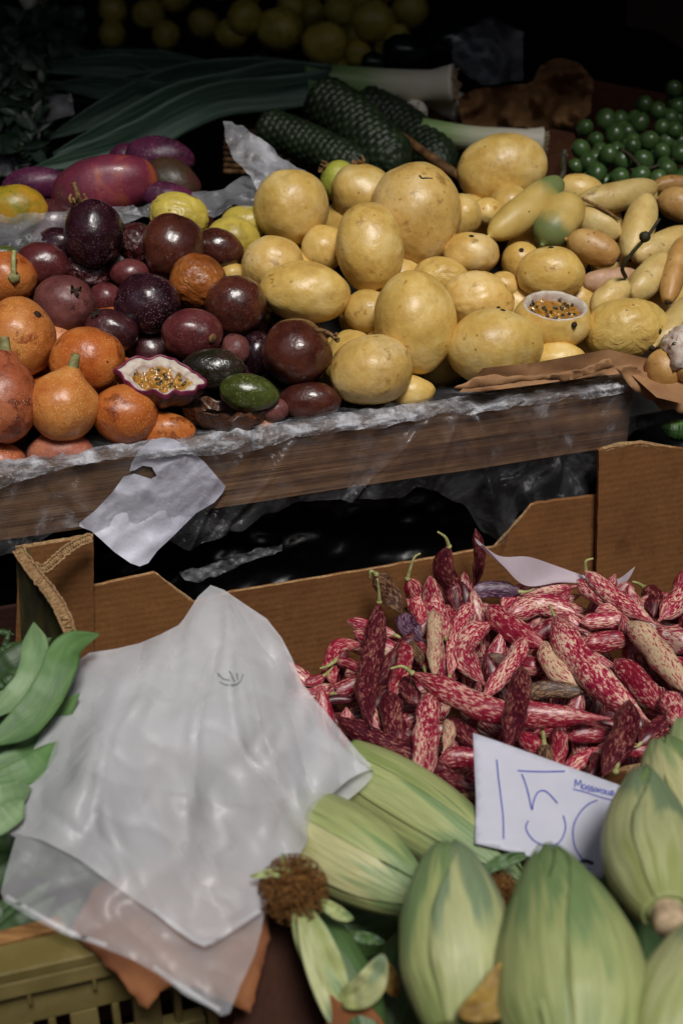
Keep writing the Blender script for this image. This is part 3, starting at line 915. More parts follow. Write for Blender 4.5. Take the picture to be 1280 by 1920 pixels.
Cu(1282, 440, 1250, 566, 44, .03, 'curuba_orange', 'ochre angular long fruit standing at the right edge')
Cu(1310, 560, 1222, 652, 64, .012, 'curuba', 'long fruit at the right edge above the white torn one')
Cu(1216, 352, 1300, 348, 34, -.01, 'curuba_orange', 'thin brownish fruit in the back row at the right edge')
Cu(1200, 380, 1222, 352, 36, -.02, 'curuba', 'small end of a yellow fruit behind the upright slender one')
Cu(1040, 470, 1100, 500, 50, -.02, 'curuba', 'long fruit mostly hidden behind the round yellow one with a dark eye')

# --- settle depths: neighbours must not pass through each other
items = []
for f in FRUITS:
    d = heap_d(f['cx'], f['cy']) - f['lift'] * 1.2
    items.append(dict(x=f['cx'], y=f['cy'], d=d, a=f['w'] / 2, b=f['h'] / 2, rot=radians(f['rot']), fix=0))
for c in CURS:
    n = 3
    k0 = len(items)
    ww = c[4] / 2
    ax = Vector((c[2] - c[0], c[3] - c[1])); Ln = ax.length; ax.normalize()
    for i in range(n):
        t = (ww * 0.85 + (Ln - 1.7 * ww) * i / (n - 1))
        x, y = c[0] + ax.x * t, c[1] + ax.y * t
        items.append(dict(x=x, y=y, d=heap_d(x, y) - c[5] * 1.2, a=ww * .9, b=ww * .9, rot=0, fix=k0))
EXTRA = dict(x=1037, y=590, d=heap_d(1037, 590) - .03, a=74, b=56, rot=0, fix=0)      # the cut yellow fruit
HALF = dict(x=300, y=706, d=heap_d(300, 706) - .03, a=78, b=46, rot=radians(25), fix=0)
SHELL = dict(x=415, y=762, d=heap_d(415, 762) - .02, a=72, b=42, rot=radians(8), fix=0)
items += [EXTRA, HALF, SHELL]
def rad_in(it, ang):
    a = ang - it['rot']
    return it['a'] * it['b'] / sqrt((it['b'] * cos(a)) ** 2 + (it['a'] * sin(a)) ** 2)
for it in items: it['d0'] = it['d']
for step_ in range(60):
    mv = [0.0] * len(items)
    for i in range(len(items)):
        A = items[i]
        for j in range(i + 1, len(items)):
            B = items[j]
            if abs(A['x'] - B['x']) > 190 or abs(A['y'] - B['y']) > 190: continue
            if A['fix'] and A['fix'] == B['fix']: continue
            ang = math.atan2(B['y'] - A['y'], B['x'] - A['x'])
            dm = (A['d'] + B['d']) / 2
            ra, rb = rad_in(A, ang) * dm / FPX, rad_in(B, ang) * dm / FPX
            need = 0.86 * (ra + rb)
            lat = sqrt((A['x'] - B['x']) ** 2 + (A['y'] - B['y']) ** 2) * dm / FPX
            if lat >= need: continue
            dz = sqrt(need * need - lat * lat)
            cur = B['d'] - A['d']
            if abs(cur) < dz:
                sgn = 1 if cur > 0 else -1
                push = (dz - abs(cur)) * 0.25 * sgn
                mv[j] += push; mv[i] -= push
    for i, it in enumerate(items):
        it['d'] += max(-.004, min(.004, mv[i]))
        it['d'] = max(it['d0'] - .05, min(it['d0'] + .06, it['d']))
        lim = dplane(it['x'], it['y'], RIM0 + V * (.021 + min(it['a'], it['b']) * .55 * it['d'] / FPX), V)
        if it['d'] < lim and it['x'] < 1190: it['d'] = lim
SHELL['d'] -= .03
for it in items:
    if it['x'] == 303: it['d'] -= .022
for k, c in enumerate(CURS):        # the three balls of a long fruit define a straight line of depth
    b0 = len(FRUITS) + 3 * k
    ds = [items[b0 + i]['d'] for i in range(3)]
    m = sum(ds) / 3; sl = max(-.02, min(.02, (ds[2] - ds[0]) / 2))
    items[b0]['dd'] = (m - sl, m + sl)

def on_surf(pos, R, a, b, c, n):
    """point of the ellipsoid surface in local direction n, and its world normal"""
    n = Vector(n).normalized()
    p = Vector((n.x * a, n.y * b, n.z * c))
    return pos + R @ p, (R @ n).normalized()

def calyx(parent, p, n, size, seed, mat='stem_dry', petals=5):
    t = n.orthogonal().normalized(); bt = n.cross(t)
    parts = []
    rnd = random.Random(seed)
    for k in range(petals):
        a = 2 * pi * k / petals + rnd.uniform(-.3, .3)
        d = t * cos(a) + bt * sin(a)
        l = size * rnd.uniform(.7, 1.1)
        P3 = [p - n * size * .1, p + d * l * .45 + n * size * .12, p + d * l * .8 + n * size * rnd.uniform(.1, .5), p + d * l * .6 + n * size * rnd.uniform(.3, .9)]
        parts.append(sweep(P3, lambda t_: size * .27 * (1 - .6 * t_) * (1 + .4 * noise.noise(Vector((t_ * 5, seed, 0)))), 10, 6, .35, seed=seed + k))
    v, f, uv = join(parts)
    mesh_obj('calyx', v, f, MT[mat], parent, uvs=uv)

def build_fruit(f, it, idx, sub=5):
    d = it['d']
    a, b = f['w'] / 2 * d / FPX, f['h'] / 2 * d / FPX
    c = (a + b) / 2 * 0.97
    if f['w'] > f['h'] * 1.15: c = b * 1.0
    x, y, z = cam_frame(f['rot'])
    R = Matrix((x, y, z)).transposed()
    pos = pt(f['cx'], f['cy'], d)
    kw = f['kw']
    vs_, fs = fruit_mesh(a, b, c, idx + 1, kw.get('egg', 0.06), 0.035, kw.get('wr', 0) , sub, None)
    if 'dimple' in kw:
        dn = Vector(kw['dimple']).normalized()
        vs_ = [v * (1 - .10 * exp(-((v.normalized() - dn).length / .22) ** 2)) for v in vs_]
    if 'scar' in kw:
        dn = Vector((.35, .3, .88)).normalized()
        vs_ = [v * (1 - .05 * exp(-((v.normalized() - dn).length / .3) ** 2)) for v in vs_]
    if 'neck' in kw:
        dn = (R.inverted() @ (RT * kw['neck'][0] + UP * kw['neck'][1] - FW * kw['neck'][2])).normalized()
        vs_ = [v * (1 + .26 * exp(-((v.normalized() - dn).length / .30) ** 2)) for v in vs_]
    o = mesh_obj(f['name'], [pos + R @ v for v in vs_], fs, MT[f['mat']], origin=pos)
    tag(o, f['label'], f['cat'], f['group'])
    def spot(name, n, r, mat, h=.25):
        nn = (R.inverted() @ (RT * n[0] + UP * n[1] - FW * n[2])).normalized()
        # nearest mesh vertex in that direction
        best = max(vs_, key=lambda v: v.normalized().dot(nn))
        p = pos + R @ best
        w = (R @ best).normalized()
        sv, sf = ico(2)
        t = w.orthogonal().normalized(); bt = w.cross(t)
        return mesh_obj(name, [p + (t * q.x + bt * q.y) * r * (1 + .3 * noise.noise(q * 3 + Vector((idx, 0, 0)))) + w * q.z * r * h for q in sv], sf, MT[mat], o), p, w
    if 'eye' in kw: spot('stem_scar', kw['eye'], .0028, 'scar')
    if 'blackdot' in kw: spot('stem_scar', kw['blackdot'], .0042, 'scar')
    if 'scarspot' in kw: spot('stem_scar', kw['scarspot'], .0050, 'stem_dry')
    if 'scar' in kw:
        # curved scar line following the skin
        P3 = []
        for q in ((0.02, .60), (.08, .55), (.16, .56), (.24, .53), (.29, .58)):
            nn = (R.inverted() @ (RT * q[0] + UP * q[1] - FW * .8)).normalized()
            best = max(vs_, key=lambda v: v.normalized().dot(nn)); P3.append(pos + R @ best)
        tube('scar', P3, .0011, MT['scar'], o, .6)
    if 'star' in kw:
        s, p, w = spot('stem_scar', kw['star'], .0022, 'scar')
        calyx(o, p, w, .008, idx, 'scar', 4)
    if 'calyx' in kw:
        s, p, w = spot('stem_scar', kw['calyx'], .004, 'scar', .5)
        if kw.get('bigcalyx'):
            w = UP
            p = pt(150, 384, d)
            calyx(o, p + UP * .001, (UP - RT * .15).normalized(), .013, idx, 'stem_dry', 6)
            tube('stem', [p, p + UP * .013 - RT * .003, p + UP * .022 - RT * .006], .0035, MT['stem_dry'], o, .7)
        else:
            calyx(o, p, w, .010, idx)
    if 'neck' in kw:
        w = (RT * kw['neck'][0] + UP * kw['neck'][1] - FW * kw['neck'][2]).normalized()
        nn = R.inverted() @ w
        best = max(vs_, key=lambda v: v.normalized().dot(nn.normalized()))
        p = pos + R @ best
        tube('stem', [p - w * .008, p + w * .002, p + w * .010], .0062, MT['stem_green'], o, .6)
    if 'stem' in kw:
        s, p, w = spot('stem_scar', kw['stem'], .006, 'stem_green', .6)
        if kw.get('longstem'):
            tube('stem', [p + RT * .004, p - RT * .012, p - RT * .026 + UP * .003], .0055, MT['stem_green'], o, .55)
        else:
            tube('stem', [p, p + UP * .012 - FW * .004, p + UP * .026 - FW * .004 + RT * .001], .0028, MT['stem_pale'], o, .8)
            spot('stem_scar', (kw['stem'][0] + .02, kw['stem'][1] + .1, kw['stem'][2]), .004, 'scar', .8)
    if 'drystem' in kw:
        s, p, w = spot('stem_scar', kw['drystem'], .003, 'scar')
        tube('stem', [p, p + RT * .012 - UP * .004 - FW * .006, p + RT * .022 - UP * .012 - FW * .006], .0022, MT['stem_dry'], o, .9)
        calyx(o, p + RT * .018 - UP * .008 - FW * .006, RT, .006, idx)
    return o
for k, f in enumerate(FRUITS):
    build_fruit(f, items[k], k, 5 if f['w'] > 90 else 4)

# long fruit
for k, c in enumerate(CURS):
    x0, y0, x1, y1, w, lift, mat, label, stem, rnd_ = c
    dA, dB = items[len(FRUITS) + 3 * k]['dd']
    A, B = pt(x0, y0, dA), pt(x1, y1, dB)
    r = w / 2 * (dA + dB) / 2 / FPX
    mid = (A + B) / 2 + UP * .003 * (1 if k % 2 else -1)
    ang = (k % 3 == 2) or k == 11
    def prof(t, r=r, rnd_=rnd_, k=k):
        e = 1 - abs(2 * t - 1 + .08 * (-1) ** k) ** (3.4 if rnd_ < .4 else 2.6)
        return r * max(.02, e) ** .55
    shp = (lambda t, a, k=k: 1 + .045 * cos(3 * a + k) + .03 * noise.noise(Vector((t * 4, cos(a), k)))) if ang else (lambda t, a, k=k: 1 + .05 * noise.noise(Vector((t * 4 + k, cos(a), sin(a)))))
    v, f, uv = sweep([A, mid, B], prof, 44, 28, .92, seed=k, shape=shp)
    uv = [(q[0], q[1] - k * .13) for q in uv]
    o = mesh_obj('banana_passion_fruit', v, f, MT[mat], uvs=uv, origin=(A + B) / 2)
    tag(o, label, 'passion fruit', CG)
    ax = (A - B).normalized()
    if k == 0:
        tube('stem', [A - ax * .004, A + ax * .006 + UP * .006, A + UP * .024 + RT * .004, A + UP * .034 + RT * .006], .0028, MT['grape_stem'], o, 1.3)
        calyx(o, A + UP * .026 + RT * .004, UP, .006, 3, 'grape_stem')
    if k == 4:
        tube('stem', [A - ax * .003, A + ax * .010, A + ax * .012 + UP * .006, A - RT * .004 + UP * .010], .003, MT['stem_green'], o, .7)
        tube('twig', [pt(1090, 372, dA - .04), pt(1130, 392, dA - .05), pt(1160, 412, dA - .05)], .0018, MT['stem_dry'], o, .8)
    if k == 9:
        T0 = pt(1172, 520, dB - .01)
        tube('stem', [T0, pt(1166, 500, dB - .03), pt(1188, 470, dB - .04), pt(1215, 440, dB - .045), pt(1236, 410, dB - .045)], .0022, MT['grape_stem'], o, .7)
        sv, sf = ico(3)
        q0 = pt(1208, 444, dB - .045)
        mesh_obj('bud', [q0 + q * (.0055 + .001 * noise.noise(q * 3)) for q in sv], sf, MT['grape_stem'], o)
    elif k not in (0, 4):
        sv, sf = ico(2)
        mesh_obj('stem_scar', [B - ax * .0005 + q * .0028 for q in sv], sf, MT['scar'], o)
# second layer in the gaps, in the shade of the top one
fill = []
rf = random.Random(11)
for i in range(150):
    x, y = rf.uniform(-30, 1270), rf.uniform(400, 840)
    if y > 850 - x * .135 - 45: continue
    if y < 520 and x < 60: continue
    if any((x - q[0]) ** 2 + (y - q[1]) ** 2 < 75 ** 2 for q in fill): continue
    fill.append((x, y))
for i, (x, y) in enumerate(fill):
    d = heap_d(x, y) + .062
    sl = x - (y - 600) * .2
    if x < 240 and y > 600: m, nm, ca, gr = 'orange_deep', 'granadilla', 'granadilla', OG
    elif x < 560: m, nm, ca, gr = 'purple', 'purple_passion_fruit', 'passion fruit', PG
    else: m, nm, ca, gr = 'yellow', 'yellow_passion_fruit', 'passion fruit', YG
    lb = {'orange_deep': 'shaded orange granadilla buried in the gaps beneath the top layer',
          'purple': 'shaded purple passion fruit buried in the gaps beneath the top layer',
          'yellow': 'shaded yellow passion fruit buried in the gaps beneath the top layer'}[m]
    r = 58 * d / FPX
    p = pt(x, y, d)
    vs_, fs = fruit_mesh(r, r * .9, r * .9, i + 200, 0, .04, 0, 3)
    tag(mesh_obj(nm, [p + v for v in vs_], fs, MT[m], origin=p), lb, ca, gr + ', lower layer')

# --- cut open fruit
def bowl(root_name, label, it, w, h, depth_ratio, nrm, long_axis, skinm, rimm, pulpm, nseed, seed, group, rim=.10, pulp_in=.86, ragged=0.0, elong=1.0, body_label=None, lip=0):
    d = it['d']
    pos = pt(it['x'], it['y'], d)
    root = empty(root_name, pos, label, 'passion fruit', group)
    n = Vector(nrm[0] * RT + nrm[1] * UP - nrm[2] * FW).normalized()
    x = (RT * long_axis[0] + UP * long_axis[1]); x = (x - n * x.dot(n)).normalized()
    y = n.cross(x)
    a, b = w / 2 * d / FPX, h / 2 * d / FPX
    def P3(u, v, zz): return pos + x * u + y * v + n * zz
    M_ = 72
    def ringpts(k, z, wob=0):
        out = []
        for j in range(M_):
            t = 2 * pi * j / M_
            rg = 1 + ragged * noise.noise(Vector((cos(t) * 2.2 + seed, sin(t) * 2.2, 0)))
            zz = z + wob * ragged * .6 * b * (noise.noise(Vector((cos(t) * 3 + seed, sin(t) * 3, 5))))
            out.append(P3(a * k * cos(t) * rg, b * k * sin(t) * rg, zz))
        return out
    def skinring(rings):
        vs_ = [p for r in rings for p in r]
        fs = []
        for i in range(len(rings) - 1):
            for j in range(M_):
                q, r = i * M_ + j, i * M_ + (j + 1) % M_
                fs.append((q, r, r + M_, q + M_))
        return vs_, fs
    # outer shell from rim to bottom
    R1 = []
    D = b * depth_ratio
    for i in range(20):
        t = i / 19 * (pi / 2) * .995
        kk = cos(t) ** .8
        R1.append(ringpts(1.0 * max(kk, .02) * elong if i else 1.0, -D * sin(t), wob=1 if i == 0 else max(0, 1 - i / 4)))
    v, f = skinring(R1)
    mesh_obj('rind', v, [tuple(reversed(q)) for q in f], MT[skinm], root)
    # rim of pith: from outer to inner edge, slightly rounded
    R2 = []
    for i in range(7):
        k = 1.0 - rim * i / 6
        R2.append(ringpts(k * .999, .12 * b * sin(pi * i / 6) * .5 - .002 * (i / 6), wob=1))
    for i in range(1, 8):
        R2.append(ringpts((1 - rim) * cos(i / 8 * .9), -.42 * b * i / 7, wob=max(0, 1 - i / 5)))
    v, f = skinring(R2)
    v = [p + n * .0006 * noise.noise(p * 300) for p in v]
    mesh_obj('pith', v, f, MT[rimm], root)
    if lip:
        R4 = [ringpts(k_, z_, wob=1) for k_, z_ in ((1.012, -.0025), (1.02, .0), (1.01, .0022), (.985, .0026), (.96, .001))]
        v, f = skinring(R4)
        mesh_obj('rind_edge', v, f, MT['shell_rim'], root)
    # pulp
    if pulpm:
        gs = 26
        vs_, fs, idx = [], [], {}
        for i in range(gs + 1):
            rr = i / gs
            for j in range(M_):
                t = 2 * pi * j / M_
                u, w_ = a * pulp_in * rr * cos(t), b * pulp_in * rr * sin(t)
                zz = -.30 * b + .16 * b * (rr ** 2) + .16 * b * fbm(Vector((u * 190, w_ * 190, seed)), 2)
                vs_.append(P3(u, w_, zz))
        for i in range(gs):
            for j in range(M_):
                q, r = i * M_ + j, i * M_ + (j + 1) % M_
                fs.append((q, r, r + M_, q + M_))
        pl = mesh_obj('pulp', vs_, fs, MT[pulpm], root)
        rnd = random.Random(seed)
        sv, sf = ico(2)
        base = None
        for k in range(nseed):
            rr, t = sqrt(rnd.random()) * .82 * pulp_in, rnd.uniform(0, 2 * pi)
            p = P3(a * rr * cos(t), b * rr * sin(t), -.29 * b + .16 * b * rr * rr + .05 * b * rnd.random())
            dirv = (x * cos(k * 2.1) + y * sin(k * 2.1) + n * rnd.uniform(-.4, .4)).normalized()
            if base is None:
                base = mesh_obj('seed', [p + Vector((q.x * .0029, q.y * .0018, q.z * .0012)) for q in sv], sf, MT['seed'], pl, origin=p)
                s_ = base
            else:
                s_ = base.copy(); C.objects.link(s_); s_.parent = pl
                s_.location = p - parent_world(pl)
            s_.rotation_euler = dirv.to_track_quat('X', 'Z').to_euler()
    return root, n, x, y, a, b, pos
bowl('halved_passion_fruit', 'halved purple passion fruit showing yellow pulp, dark seeds and white pith', HALF, 160, 116, .95, (.10, .74, .62), (.92, -.40), 'rind_dark', 'pith', 'pulp', 22, 5, PG, rim=.26, ragged=.26, lip=1)
# the shrivelled, torn shell
bowl('dried_fruit_shell', 'shrivelled dark brown torn fruit shell lying on the crate rim', SHELL, 146, 84, 1.15, (.1, .85, .45), (1, -.12), 'rind_brown', 'rind_brown', None, 0, 9, PG, rim=.2, ragged=.42)
# the yellow one with a window cut in its top
def cut_yellow():
    it = EXTRA; d = it['d']
    pos = pt(it['x'], it['y'], d)
    root = empty('cut_yellow_passion_fruit', pos, 'yellow passion fruit with its top sliced open on orange pulp and seeds', 'passion fruit', YG)
    a, b = 74 * d / FPX, 66 * d / FPX
    n = (UP * .76 - FW * .66 + RT * .06).normalized()
    x = (RT - n * RT.dot(n)).normalized(); y = n.cross(x)
    M_ = 80
    rings, prof_ = [], []
    for i in range(34):
        t = i / 33
        ph = -pi / 2 + t * (pi / 2 + .62)
        prof_.append((cos(ph), sin(ph)))
    def rg(r, z, wv=0):
        out = []
        for j in range(M_):
            th = 2 * pi * j / M_
            k = 1 + .03 * noise.noise(Vector((cos(th), sin(th), z * 2)))
            out.append(pos - n * .006 + x * (a * r * k * cos(th)) + y * (b * .95 * r * k * sin(th)) + n * (b * .82 * (z + wv * noise.noise(Vector((cos(th) * 2, sin(th) * 2, 3))))))
        return out
    for k, (r, z) in enumerate(prof_): rings.append(rg(max(r, .01), z, .05 * max(0, (k - 26) / 7)))
    vs_ = [p for r in rings for p in r]
    fs = [(i * M_ + j, i * M_ + (j + 1) % M_, (i + 1) * M_ + (j + 1) % M_, (i + 1) * M_ + j) for i in range(len(rings) - 1) for j in range(M_)]
    mesh_obj('rind', vs_, fs, MT['yellow'], root)
    zt, rt = prof_[-1][1], prof_[-1][0]
    R2 = [rg(rt, zt, .05), rg(rt * .975, zt + .025, .05), rg(rt * .93, zt + .02, .05), rg(rt * .87, zt - .04, .05), rg(rt * .82, zt - .2), rg(rt * .80, zt - .42), rg(rt * .7, zt - .6)]
    vs_ = [p + n * .0005 * noise.noise(p * 250) for r in R2 for p in r]
    fs = [(i * M_ + j, i * M_ + (j + 1) % M_, (i + 1) * M_ + (j + 1) % M_, (i + 1) * M_ + j) for i in range(len(R2) - 1) for j in range(M_)]
    mesh_obj('pith', vs_, fs, MT['pith'], root)
    R3 = []
    for i in range(20):
        R3.append([p + n * b * .10 * fbm(p * 170, 2) for p in rg(rt * .84 * (1 - i / 19.001), zt - .24)])
    vs_ = [p for r in R3 for p in r]
    fs = [(i * M_ + j, i * M_ + (j + 1) % M_, (i + 1) * M_ + (j + 1) % M_, (i + 1) * M_ + j) for i in range(19) for j in range(M_)]
    pl = mesh_obj('pulp', vs_, fs, MT['pulp'], root)
    rnd = random.Random(4); sv, sf = ico(2); base = None
    for k in range(26):
        rr, th = sqrt(rnd.random()) * rt * .75, rnd.uniform(0, 2 * pi)
        p = pos - n * .006 + x * a * rr * cos(th) + y * b * rr * sin(th) + n * b * (.82 * (zt - .24) + .05 * rnd.random())
        if base is None:
            base = mesh_obj('seed', [p + Vector((q.x * .0029, q.y * .0018, q.z * .0012)) for q in sv], sf, MT['seed'], pl, origin=p); s_ = base
        else:
            s_ = base.copy(); C.objects.link(s_); s_.parent = pl; s_.location = p - parent_world(pl)
        s_.rotation_euler = (rnd.uniform(0, 3), rnd.uniform(0, 3), rnd.uniform(0, 3))
    sv, sf = ico(2)
    q0 = pos + RT * a * .42 - UP * b * .38 - FW * b * .72
    mesh_obj('stem_scar', [q0 + q * .003 for q in sv], sf, MT['scar'], root)
cut_yellow()
# torn white fruit at the right edge
def torn():
    x_, y_ = 1278, 655
    d = heap_d(x_, y_) - .03
    pos = pt(x_, y_, d)
    root = empty('torn_open_fruit', pos, 'torn open fruit with frayed white pith and dark seeds at the right edge', 'passion fruit', CG)
    vs_, fs = fruit_mesh(.019, .024, .02, 77, 0, .1, 0, 4)
    mesh_obj('pith', [pos + v * (1 + .22 * fbm(v * 260, 3)) for v in vs_], fs, MT['pith'], root)
    vs_, fs = fruit_mesh(.02, .02, .018, 78, 0, .05, .05, 4)
    mesh_obj('rind', [pos - UP * .016 + RT * .008 + v for v in vs_], fs, MT['curuba_orange'], root)
    sv, sf = ico(2); rnd = random.Random(3)
    for k in range(7):
        p = pos - FW * .019 + RT * rnd.uniform(-.012, .006) + UP * rnd.uniform(-.012, .006)
        mesh_obj('seed', [p + Vector((q.x * .003, q.y * .002, q.z * .002)) for q in sv], sf, MT['seed'], root)
torn()

# ------------------------------------------------------------------ plastic film over the crate board
def film():
    ns, nt = 360, 84
    L = crate_len + .02
    vs_, fs, uv = [], [], []
    # hanging length along the crate: px x position -> where the film ends (pixel y)
    ends = [(-160, 1080), (0, 1032), (120, 985), (250, 985), (330, 1015), (430, 985), (500, 955), (560, 935), (640, 930), (740, 925), (790, 905), (860, 930), (900, 975), (935, 985), (975, 940), (1040, 930), (1090, 920), (1150, 850), (1200, 800)]
    def endy(x):
        for (a, b) in zip(ends, ends[1:]):
            if a[0] <= x <= b[0]:
                t = (x - a[0]) / (b[0] - a[0]); t = t * t * (3 - 2 * t)
                return a[1] + (b[1] - a[1]) * t
        return ends[-1][1]
    for i in range(ns + 1):
        s = -.005 + L * i / ns
        rimp = rim_at(s)
        r = rimp - CAM
        px = 640 + FPX * r.x / r.dot(FW); py = 960 - FPX * r.dot(UP) / r.dot(FW)
        ey = endy(px)
        hang = max(.02, (ey - py) * (r.dot(FW) / FPX) / cos(PITCH) * 1.0)
        total = .045 + .022 + hang
        for k in range(nt + 1):
            q = total * k / nt
            if q < .045:      # lying inside, on the fruit side of the rim
                w = .045 - q
                zz, out = .002 - w * .3, -.020 - w
            elif q < .067:    # over the top of the board
                w = (q - .045) / .022
                zz, out = .002, -.020 + w * .023
            else:
                w = q - .067
                free = max(0, w - BH)
                zz, out = .0035 - w, .003 + .004 * min(1, w / .03) + .30 * free * (1 - .5 * noise.noise(Vector((s * 5, 0, 2))))
            rimk = exp(-((q - .062) / .018) ** 2)
            a1 = .0030 + .0035 * rimk
            c = fbm(Vector((s * 42 + noise.noise(Vector((s * 10, q * 10, 1))) * 2, q * 30, 0)), 4) * a1
            c += (ridged(Vector((s * 55 + q * 30, q * 26, 4))) ** 3) * .004 * rimk
            c += .006 * noise.noise(Vector((s * 11 - q * 6, q * 9, 7))) * min(1, max(0, (q - .07) / .03))
            for (xc, sl_, wd_, am) in ((885, .15, 16, .011), (850, -.35, 12, .006), (560, -.9, 18, .008), (470, -.7, 12, .006), (800, -1.0, 14, .007), (120, .3, 22, .006), (1010, .2, 14, .005)):
                c += 1.3 * am * exp(-((px - xc - sl_ * (q - .07) * 2000) / wd_) ** 2) * min(1, max(0, (q - .07) / .02))
            dirn = Z * (1 if q < .06 else .15) - V * (.2 if q < .05 else 1)
            p = rim_at(s, zz, out) + dirn * (abs(c) * 1.1 + .001)
            vs_.append(p)
            uv.append((s, q))
    W = nt + 1
    for i in range(ns):
        for k in range(nt):
            a = i * W + k
            fs.append((a, a + 1, a + W + 1, a + W))
    o = mesh_obj('plastic_film', vs_, fs, MT['film'], uvs=uv)
    tag(o, 'clear crinkled plastic film wrapped over the front board of the wooden crate', 'plastic film')
    # the gathered, folded edge lying on the rim: several layers, with highlights painted in as white haze
    ns, nt = 420, 16
    vs_, fs = [], []
    for i in range(ns + 1):
        s = L * i / ns
        wd1 = .012 + .014 * noise.noise(Vector((s * 9, 1, 0))) + .004 * noise.noise(Vector((s * 40, 1, 0)))
        wd0 = .004 + .008 * noise.noise(Vector((s * 12, 5, 0)))
        for k in range(nt + 1):
            q = -wd0 + (wd0 + max(.003, wd1) + .010) * k / nt
            if q < 0: zz, out = .002 + q * .25, -.016 + q
            elif q < .016: zz, out = .002, -.016 + q * 1.45
            else: zz, out = .002 - (q - .016), .0072
            c = ridged(Vector((s * 38 + q * 40, q * 60, 3))) ** 2 * .004 + .002 * fbm(Vector((s * 70, q * 60, 8)), 3)
            vs_.append(rim_at(s, zz, out) + (Z * .9 - V * .6) * c)
    for i in range(ns):
        for k in range(nt):
            a = i * (nt + 1) + k
            fs.append((a, a + 1, a + nt + 2, a + nt + 1))
    mesh_obj('folded_edge', vs_, fs, MT['film_fold'], o)
film()
# paper tag under the film
def tag_paper():
    def dfn(x, y):
        base = rim_d(x, y)
        t = max(0, (y - 900) / 160)
        w = .0045 + .022 * t * t + .004 * t * noise.noise(Vector((x * .02, y * .02, 1))) + .002 * noise.noise(Vector((x * .03, y * .03, 5)))
        w += .0035 * max(0, ridged(Vector(((x + y) * .016, (x - y) * .007, 6)))) ** 3
        w += .0015 * t * ridged(Vector(((x + y * .8) * .012, (x - y) * .004, 2)))
        return base - max(.004, w)
    poly = [(243, 884), (247, 868), (262, 842), (282, 826), (305, 820), (326, 823), (352, 838), (385, 868), (423, 912), (418, 924), (402, 942), (382, 954), (368, 962), (345, 985), (322, 1008), (296, 1032), (278, 1056), (262, 1062), (245, 1056), (215, 1035), (190, 1012), (172, 996), (149, 987), (150, 980), (180, 956), (212, 922), (232, 894), (252, 888), (268, 893), (284, 898), (294, 892), (285, 876), (268, 873), (252, 882)]
    o = sheet('paper_tag', poly, dfn, MT['tag'], step=9)
    tag(o, 'torn dirty white paper tag under the clear film on the wooden board', 'paper tag')
tag_paper()
# brown paper liner at the right
def liner():
    def dfn(x, y):
        b = heap_d(x, min(y, 700)) if x < 1150 else rim_d(x, 705)
        r = rim_d(x, y)
        return min(b, r) - .016 + .008 * noise.noise(Vector((x * .02, y * .03, 3))) + .004 * ridged(Vector((x * .03, y * .02, 8)))
    poly = [(850, 728), (880, 712), (916, 702), (950, 706), (985, 704), (1020, 702), (1060, 696), (1095, 688), (1130, 676), (1142, 672), (1152, 690), (1180, 682), (1215, 700), (1240, 725), (1285, 738), (1290, 778), (1262, 768), (1240, 770), (1222, 752), (1205, 742), (1190, 735), (1165, 705), (1150, 688), (1120, 697), (1085, 708), (1055, 714), (1020, 712), (980, 715), (930, 722), (890, 728)]
    o = sheet('brown_paper_liner', rough_poly(poly, 4, 8, 3), dfn, MT['kraft'], step=8, thick=FW * .0006)
    tag(o, 'crumpled brown paper liner with a torn edge at the right end of the board', 'brown paper')
    def d2(x, y): return min(heap_d(x, y), rim_d(x, y)) + .004 + .006 * noise.noise(Vector((x * .02, y * .03, 13)))
    sheet('inner_fold', [(860, 735), (905, 690), (1000, 680), (1110, 660), (1140, 655), (1290, 690), (1290, 760), (1230, 745), (1180, 700), (1120, 705), (1000, 722), (900, 735)], d2, MT['kraft'], o, step=12)
liner()

# ------------------------------------------------------------------ cardboard box with the beans
def wd(off=0.0):
    return lambda x, y: dplane(x, y, WALL0 - V * off, V)
bean_box = empty('cardboard_box', pt(640, 1300, wall_d(640, 1300)), 'brown corrugated cardboard box with notched rear wall holding the red beans', 'cardboard box')
rear = [(176, 1100), (290, 1075), (300, 1082), (350, 1124), (366, 1131), (435, 1111), (700, 1068), (925, 1027), (940, 1020), (996, 948), (1010, 944), (1116, 931), (1130, 930), (1130, 1500), (176, 1500)]
sheet('rear_wall', rough_poly(rear, 1.5, 14, 1), wd(), MT['card'], bean_box, step=26, thick=V * .0045, smooth=False)
# torn pale edge of the rear wall
def edge_strip(name, P, w, mat, parent, dfn, seed=0, flat=.5, lift=.0):
    P2 = [tuple(Vector(a).lerp(Vector(b), k / max(1, int((Vector(b) - Vector(a)).length / 9)))) for a, b in zip(P, P[1:]) for k in range(max(1, int((Vector(b) - Vector(a)).length / 9)))] + [P[-1]]
    pts_ = [pt(x, y + 1.2 * noise.noise(Vector((x * .11, seed, 0))), dfn(x, y) - lift) for x, y in P2]
    v, f, uv = sweep(pts_, lambda t: w * (1 + .35 * noise.noise(Vector((t * 40, seed, 0)))), len(P2), 8, flat, seed=seed, wob=.3)
    return mesh_obj(name, v, f, mat, parent, uvs=uv)
edge_strip('torn_edge', [(176, 1099), (288, 1074), (366, 1131), (436, 1110), (700, 1067), (925, 1026), (996, 947), (1116, 931)], .0016, MT['card_edge'], bean_box, wd(-.002), 2, .8)
lp = [(36, 1030), (176, 1006), (176, 1500), (20, 1500)]
sheet('corner_panel', rough_poly(lp, 1.5, 14, 3), wd(.007), MT['card'], bean_box, step=26, thick=V * .0045, smooth=False)
rp = [(1122, 846), (1150, 838), (1200, 832), (1340, 850), (1340, 1500), (1116, 1500), (1118, 1060)]
